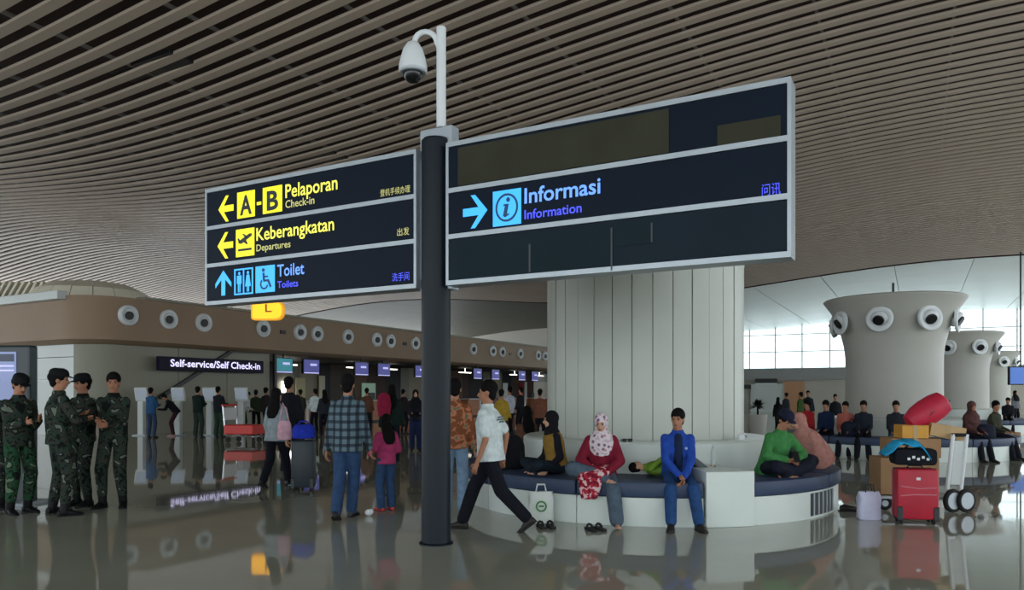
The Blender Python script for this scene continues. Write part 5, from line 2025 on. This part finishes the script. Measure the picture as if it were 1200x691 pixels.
mb.box(p + Z * 0.008, 0.23, 0.075, 0.016)
mb.build('sole', M_rubber, t, bevel=0.004)

# ------------------------------------------------------------------ people and bags on the far benches
C2 = towers[0][0]
C3 = towers[1][0]
BG = 'people sitting on the far ring bench'


def sitter(label, C, px, yaw, top, bottom, hair='short', hm=None, H=1.6, r=2.2, lean=8, group=BG, skin=None, back=False):
    k2 = H / 1.7
    p = ringpt(C, r, px)
    return person(label, p, yaw, H, pelvis=(0, 0, (SEAT + 0.09) / k2), lean=lean, head=(random.uniform(-20, 20), random.uniform(0, 15)), feet=((0.13, -0.52, 0, 5), (-0.13, -0.52, 0, -5)), knee=(Vector((0, -1, 1)), Vector((0, -1, 1))),
                  hands=((0.1, -0.33, 0.68), (-0.1, -0.33, 0.68)), top=top, bottom=bottom, shoes=M_black, hair=hair, hairmat=hm, lod=1, group=group, skin=skin, loose=0.03)


charc = cloth('charcoal_top', (38, 42, 50))
sitter('man in dark jacket sitting on the far bench, left of the two facing men', C2, 1012, -27, cloth('jacket_night', (30, 36, 48)), navyp)
sitter('man in charcoal shirt sitting on the far bench just left of the crimson bag', C2, 1050, -27, charc, cloth('grey_trouser', (78, 92, 106)))
sitter('woman in brown headscarf sitting on the far bench right of the crimson bag', C2, 1136, 10, cloth('brown_robe', (82, 54, 52)), navyp, 'hijab', cloth('scarf_brown', (88, 58, 56)))
sitter('man in olive shirt at the right end of the far bench', C2, 1163, 30, cloth('olive_shirt', (60, 62, 48)), navyp)
sitter('man in black shirt on the second far bench at the right edge', C3, 1181, -30, cloth('black_shirt', (26, 28, 34)), navyp)
sitter('person in red shirt on the left end of the far bench', C2, 948, -60, cloth('shirt_red', (176, 44, 50)), cloth('grey_trouser', (78, 92, 106)))
sitter('person in dark navy on the far bench, beside the red shirt', C2, 969, -40, cloth('shirt_navy', (24, 40, 70)), navyp)
sitter('person in salmon shirt on the far bench', C2, 991, -30, cloth('shirt_salmon', (170, 96, 84)), navyp, H=1.55)
CG = 'people standing far back by the tan door'
for px, d, H_, tm, lb, hr in ((938, 27, 1.52, cloth('shirt_leaf', (56, 84, 40)), 'person in green and yellow standing before the tan door', 'short'), (947, 29, 1.58, cloth('teal_dark', (26, 38, 48)), 'person in dark teal standing right of the tan door', 'short'),
                             (921, 30, 1.5, charc, 'person in charcoal standing left of the tan door', 'short'), (912, 26, 1.34, cloth('black_shirt', (26, 28, 34)), 'short dark person standing behind the green-jacketed man', 'long'),
                             (979, 24, 1.45, cloth('black_shirt', (26, 28, 34)), 'person in black standing behind the far bench left of the nearest tower', 'short'),
                             (1190, 34, 1.6, cloth('grey_robe', (110, 112, 116)), 'person in grey standing far away at the right edge', 'hijab')):
    person(lb, at(px, d), random.uniform(0, 360), H_, top=tm, bottom=navyp, shoes=M_black, hair=hr, hairmat=cloth('scarf_black', (18, 18, 22)), lod=2, group=CG)
for px, C, r_, wd, ht, lb in ((998, C2, 2.3, 0.5, 0.34, 'big black bag on the far bench left of the two facing men'), (1153, C2, 2.35, 0.5, 0.3, 'big dark bag lying on the far bench by the brown headscarf')):
    p = ringpt(C, r_, px) + Z * SEAT
    t = empty('luggage_bag', p, lb, 'bag')
    mb = MB()
    mb.loft([(p, X, Y, wd * 0.45, 0.14), (p + Z * 0.05, X, Y, wd * 0.5, 0.17), (p + Z * ht * 0.8, X, Y, wd * 0.46, 0.15), (p + Z * ht, X, Y, wd * 0.3, 0.08)])
    mb.build('bag_body', cloth('bag_midnight', (26, 32, 48)), t, smooth='auto')
    mb = MB()
    mb.tube([p + Z * ht * 0.9 - X * 0.1, p + Z * (ht + 0.07), p + Z * ht * 0.9 + X * 0.1], 0.014, 6)
    mb.build('strap', M_black, t, smooth=True)
for px, py, s_, lb in ((1163, 524, 0.5, 'white box on the floor before the second far bench'), (1181, 526, 0.45, 'pale carton on the floor at the right edge')):
    p = gp(px, py)
    carton(lb, p + Z * s_ / 2, X, Y, s_, s_ * 0.8, s_, M_wallw if px == 1163 else cart)
# dark leafy plant in a pale planter
p = at(888, 24)
t = empty('potted_plant', p, 'dark leafy plant in a tall pale planter right of the column', 'plant')
mb = MB()
mb.lathe(p, [(0.2, 0), (0.22, 0.05), (0.3, 0.75), (0.3, 0.8), (0.26, 0.8), (0.25, 0.72)], 20)
mb.build('planter', M_tower, t, smooth='auto')
mb = MB()
mb.tube([p + Z * 0.7, p + Z * 1.05], 0.03, 6)
mb.build('stem', M_hair, t)
leafm = mat('leaf_dark', S(24, 28, 28), 0.6)
lf = MB()
for i in range(60):
    a = random.uniform(0, 2 * pi)
    el = random.uniform(-0.2, 1.4)
    d_ = Vector((math.cos(a) * math.cos(el), math.sin(a) * math.cos(el), math.sin(el)))
    sd = d_.cross(Z).normalized() * 0.05
    b_ = p + Z * 1.05
    L_ = random.uniform(0.22, 0.36)
    lf.add([b_, b_ + d_ * L_ * 0.5 + sd, b_ + d_ * L_ - Z * 0.05, b_ + d_ * L_ * 0.5 - sd, b_ + d_ * L_ * 0.5 + Z * 0.012], [(0, 1, 4), (1, 2, 4), (2, 3, 4), (3, 0, 4)])
o = lf.build('foliage', leafm, t)
o['kind'] = 'stuff'

# ------------------------------------------------------------------ crowd at the check-in counters
QG = 'passengers queueing at check-in'
for px, d, H_, tm, bt, hr, lb in ((369, 27, 1.64, white_t, navyp, 'short', 'person in white shirt queueing between the suitcase and the plaid-shirted man'),
                                  (380, 25, 1.6, charc, navyp, 'long', 'person with long hair in charcoal queueing left of the plaid-shirted man'),
                                  (352, 27, 1.62, cloth('olive_shirt', (60, 62, 48)), navyp, 'short', 'person in olive queueing behind the tall suitcase'),
                                  (430, 26, 1.66, cloth('brown_shirt', (96, 64, 50)), navyp, 'short', 'person in brown shirt queueing right of the plaid-shirted man'),
                                  (473, 27, 1.62, cloth('dark_brown', (40, 32, 34)), navyp, 'short', 'person in dark brown queueing left of the black headscarf woman'),
                                  (578, 22, 1.66, cloth('mauve_shirt', (120, 96, 100)), navyp, 'short', 'person in mauve just right of the white T-shirt man'),
                                  (588, 19, 1.58, cloth('shirt_mustard', (170, 140, 50)), navyp, 'short', 'person in mustard shirt behind the black backpack'),
                                  (597, 24, 1.7, cloth('shirt_pale', (180, 184, 196)), navyp, 'short', 'person in pale shirt queueing behind the black backpack'),
                                  (610, 26, 1.7, cloth('black_shirt', (26, 28, 34)), navyp, 'short', 'person in black queueing before the red banner'),
                                  (633, 21, 1.6, cloth('shirt_rust', (120, 76, 60)), navyp, 'short', 'person in rust shirt standing at the column\'s left edge'),
                                  (504, 24, 1.62, cloth('jacket_night', (30, 36, 48)), navyp, 'short', 'person in night blue half hidden by the pole\'s left side')):
    person(lb, at(px, d), random.uniform(120, 240), H_, top=tm, bottom=bt, shoes=M_black, hair=hr, lod=2, group=QG, hands=((0.2, -0.2, 0.9), (-0.2, -0.2, 0.9)))

finish_remesh()
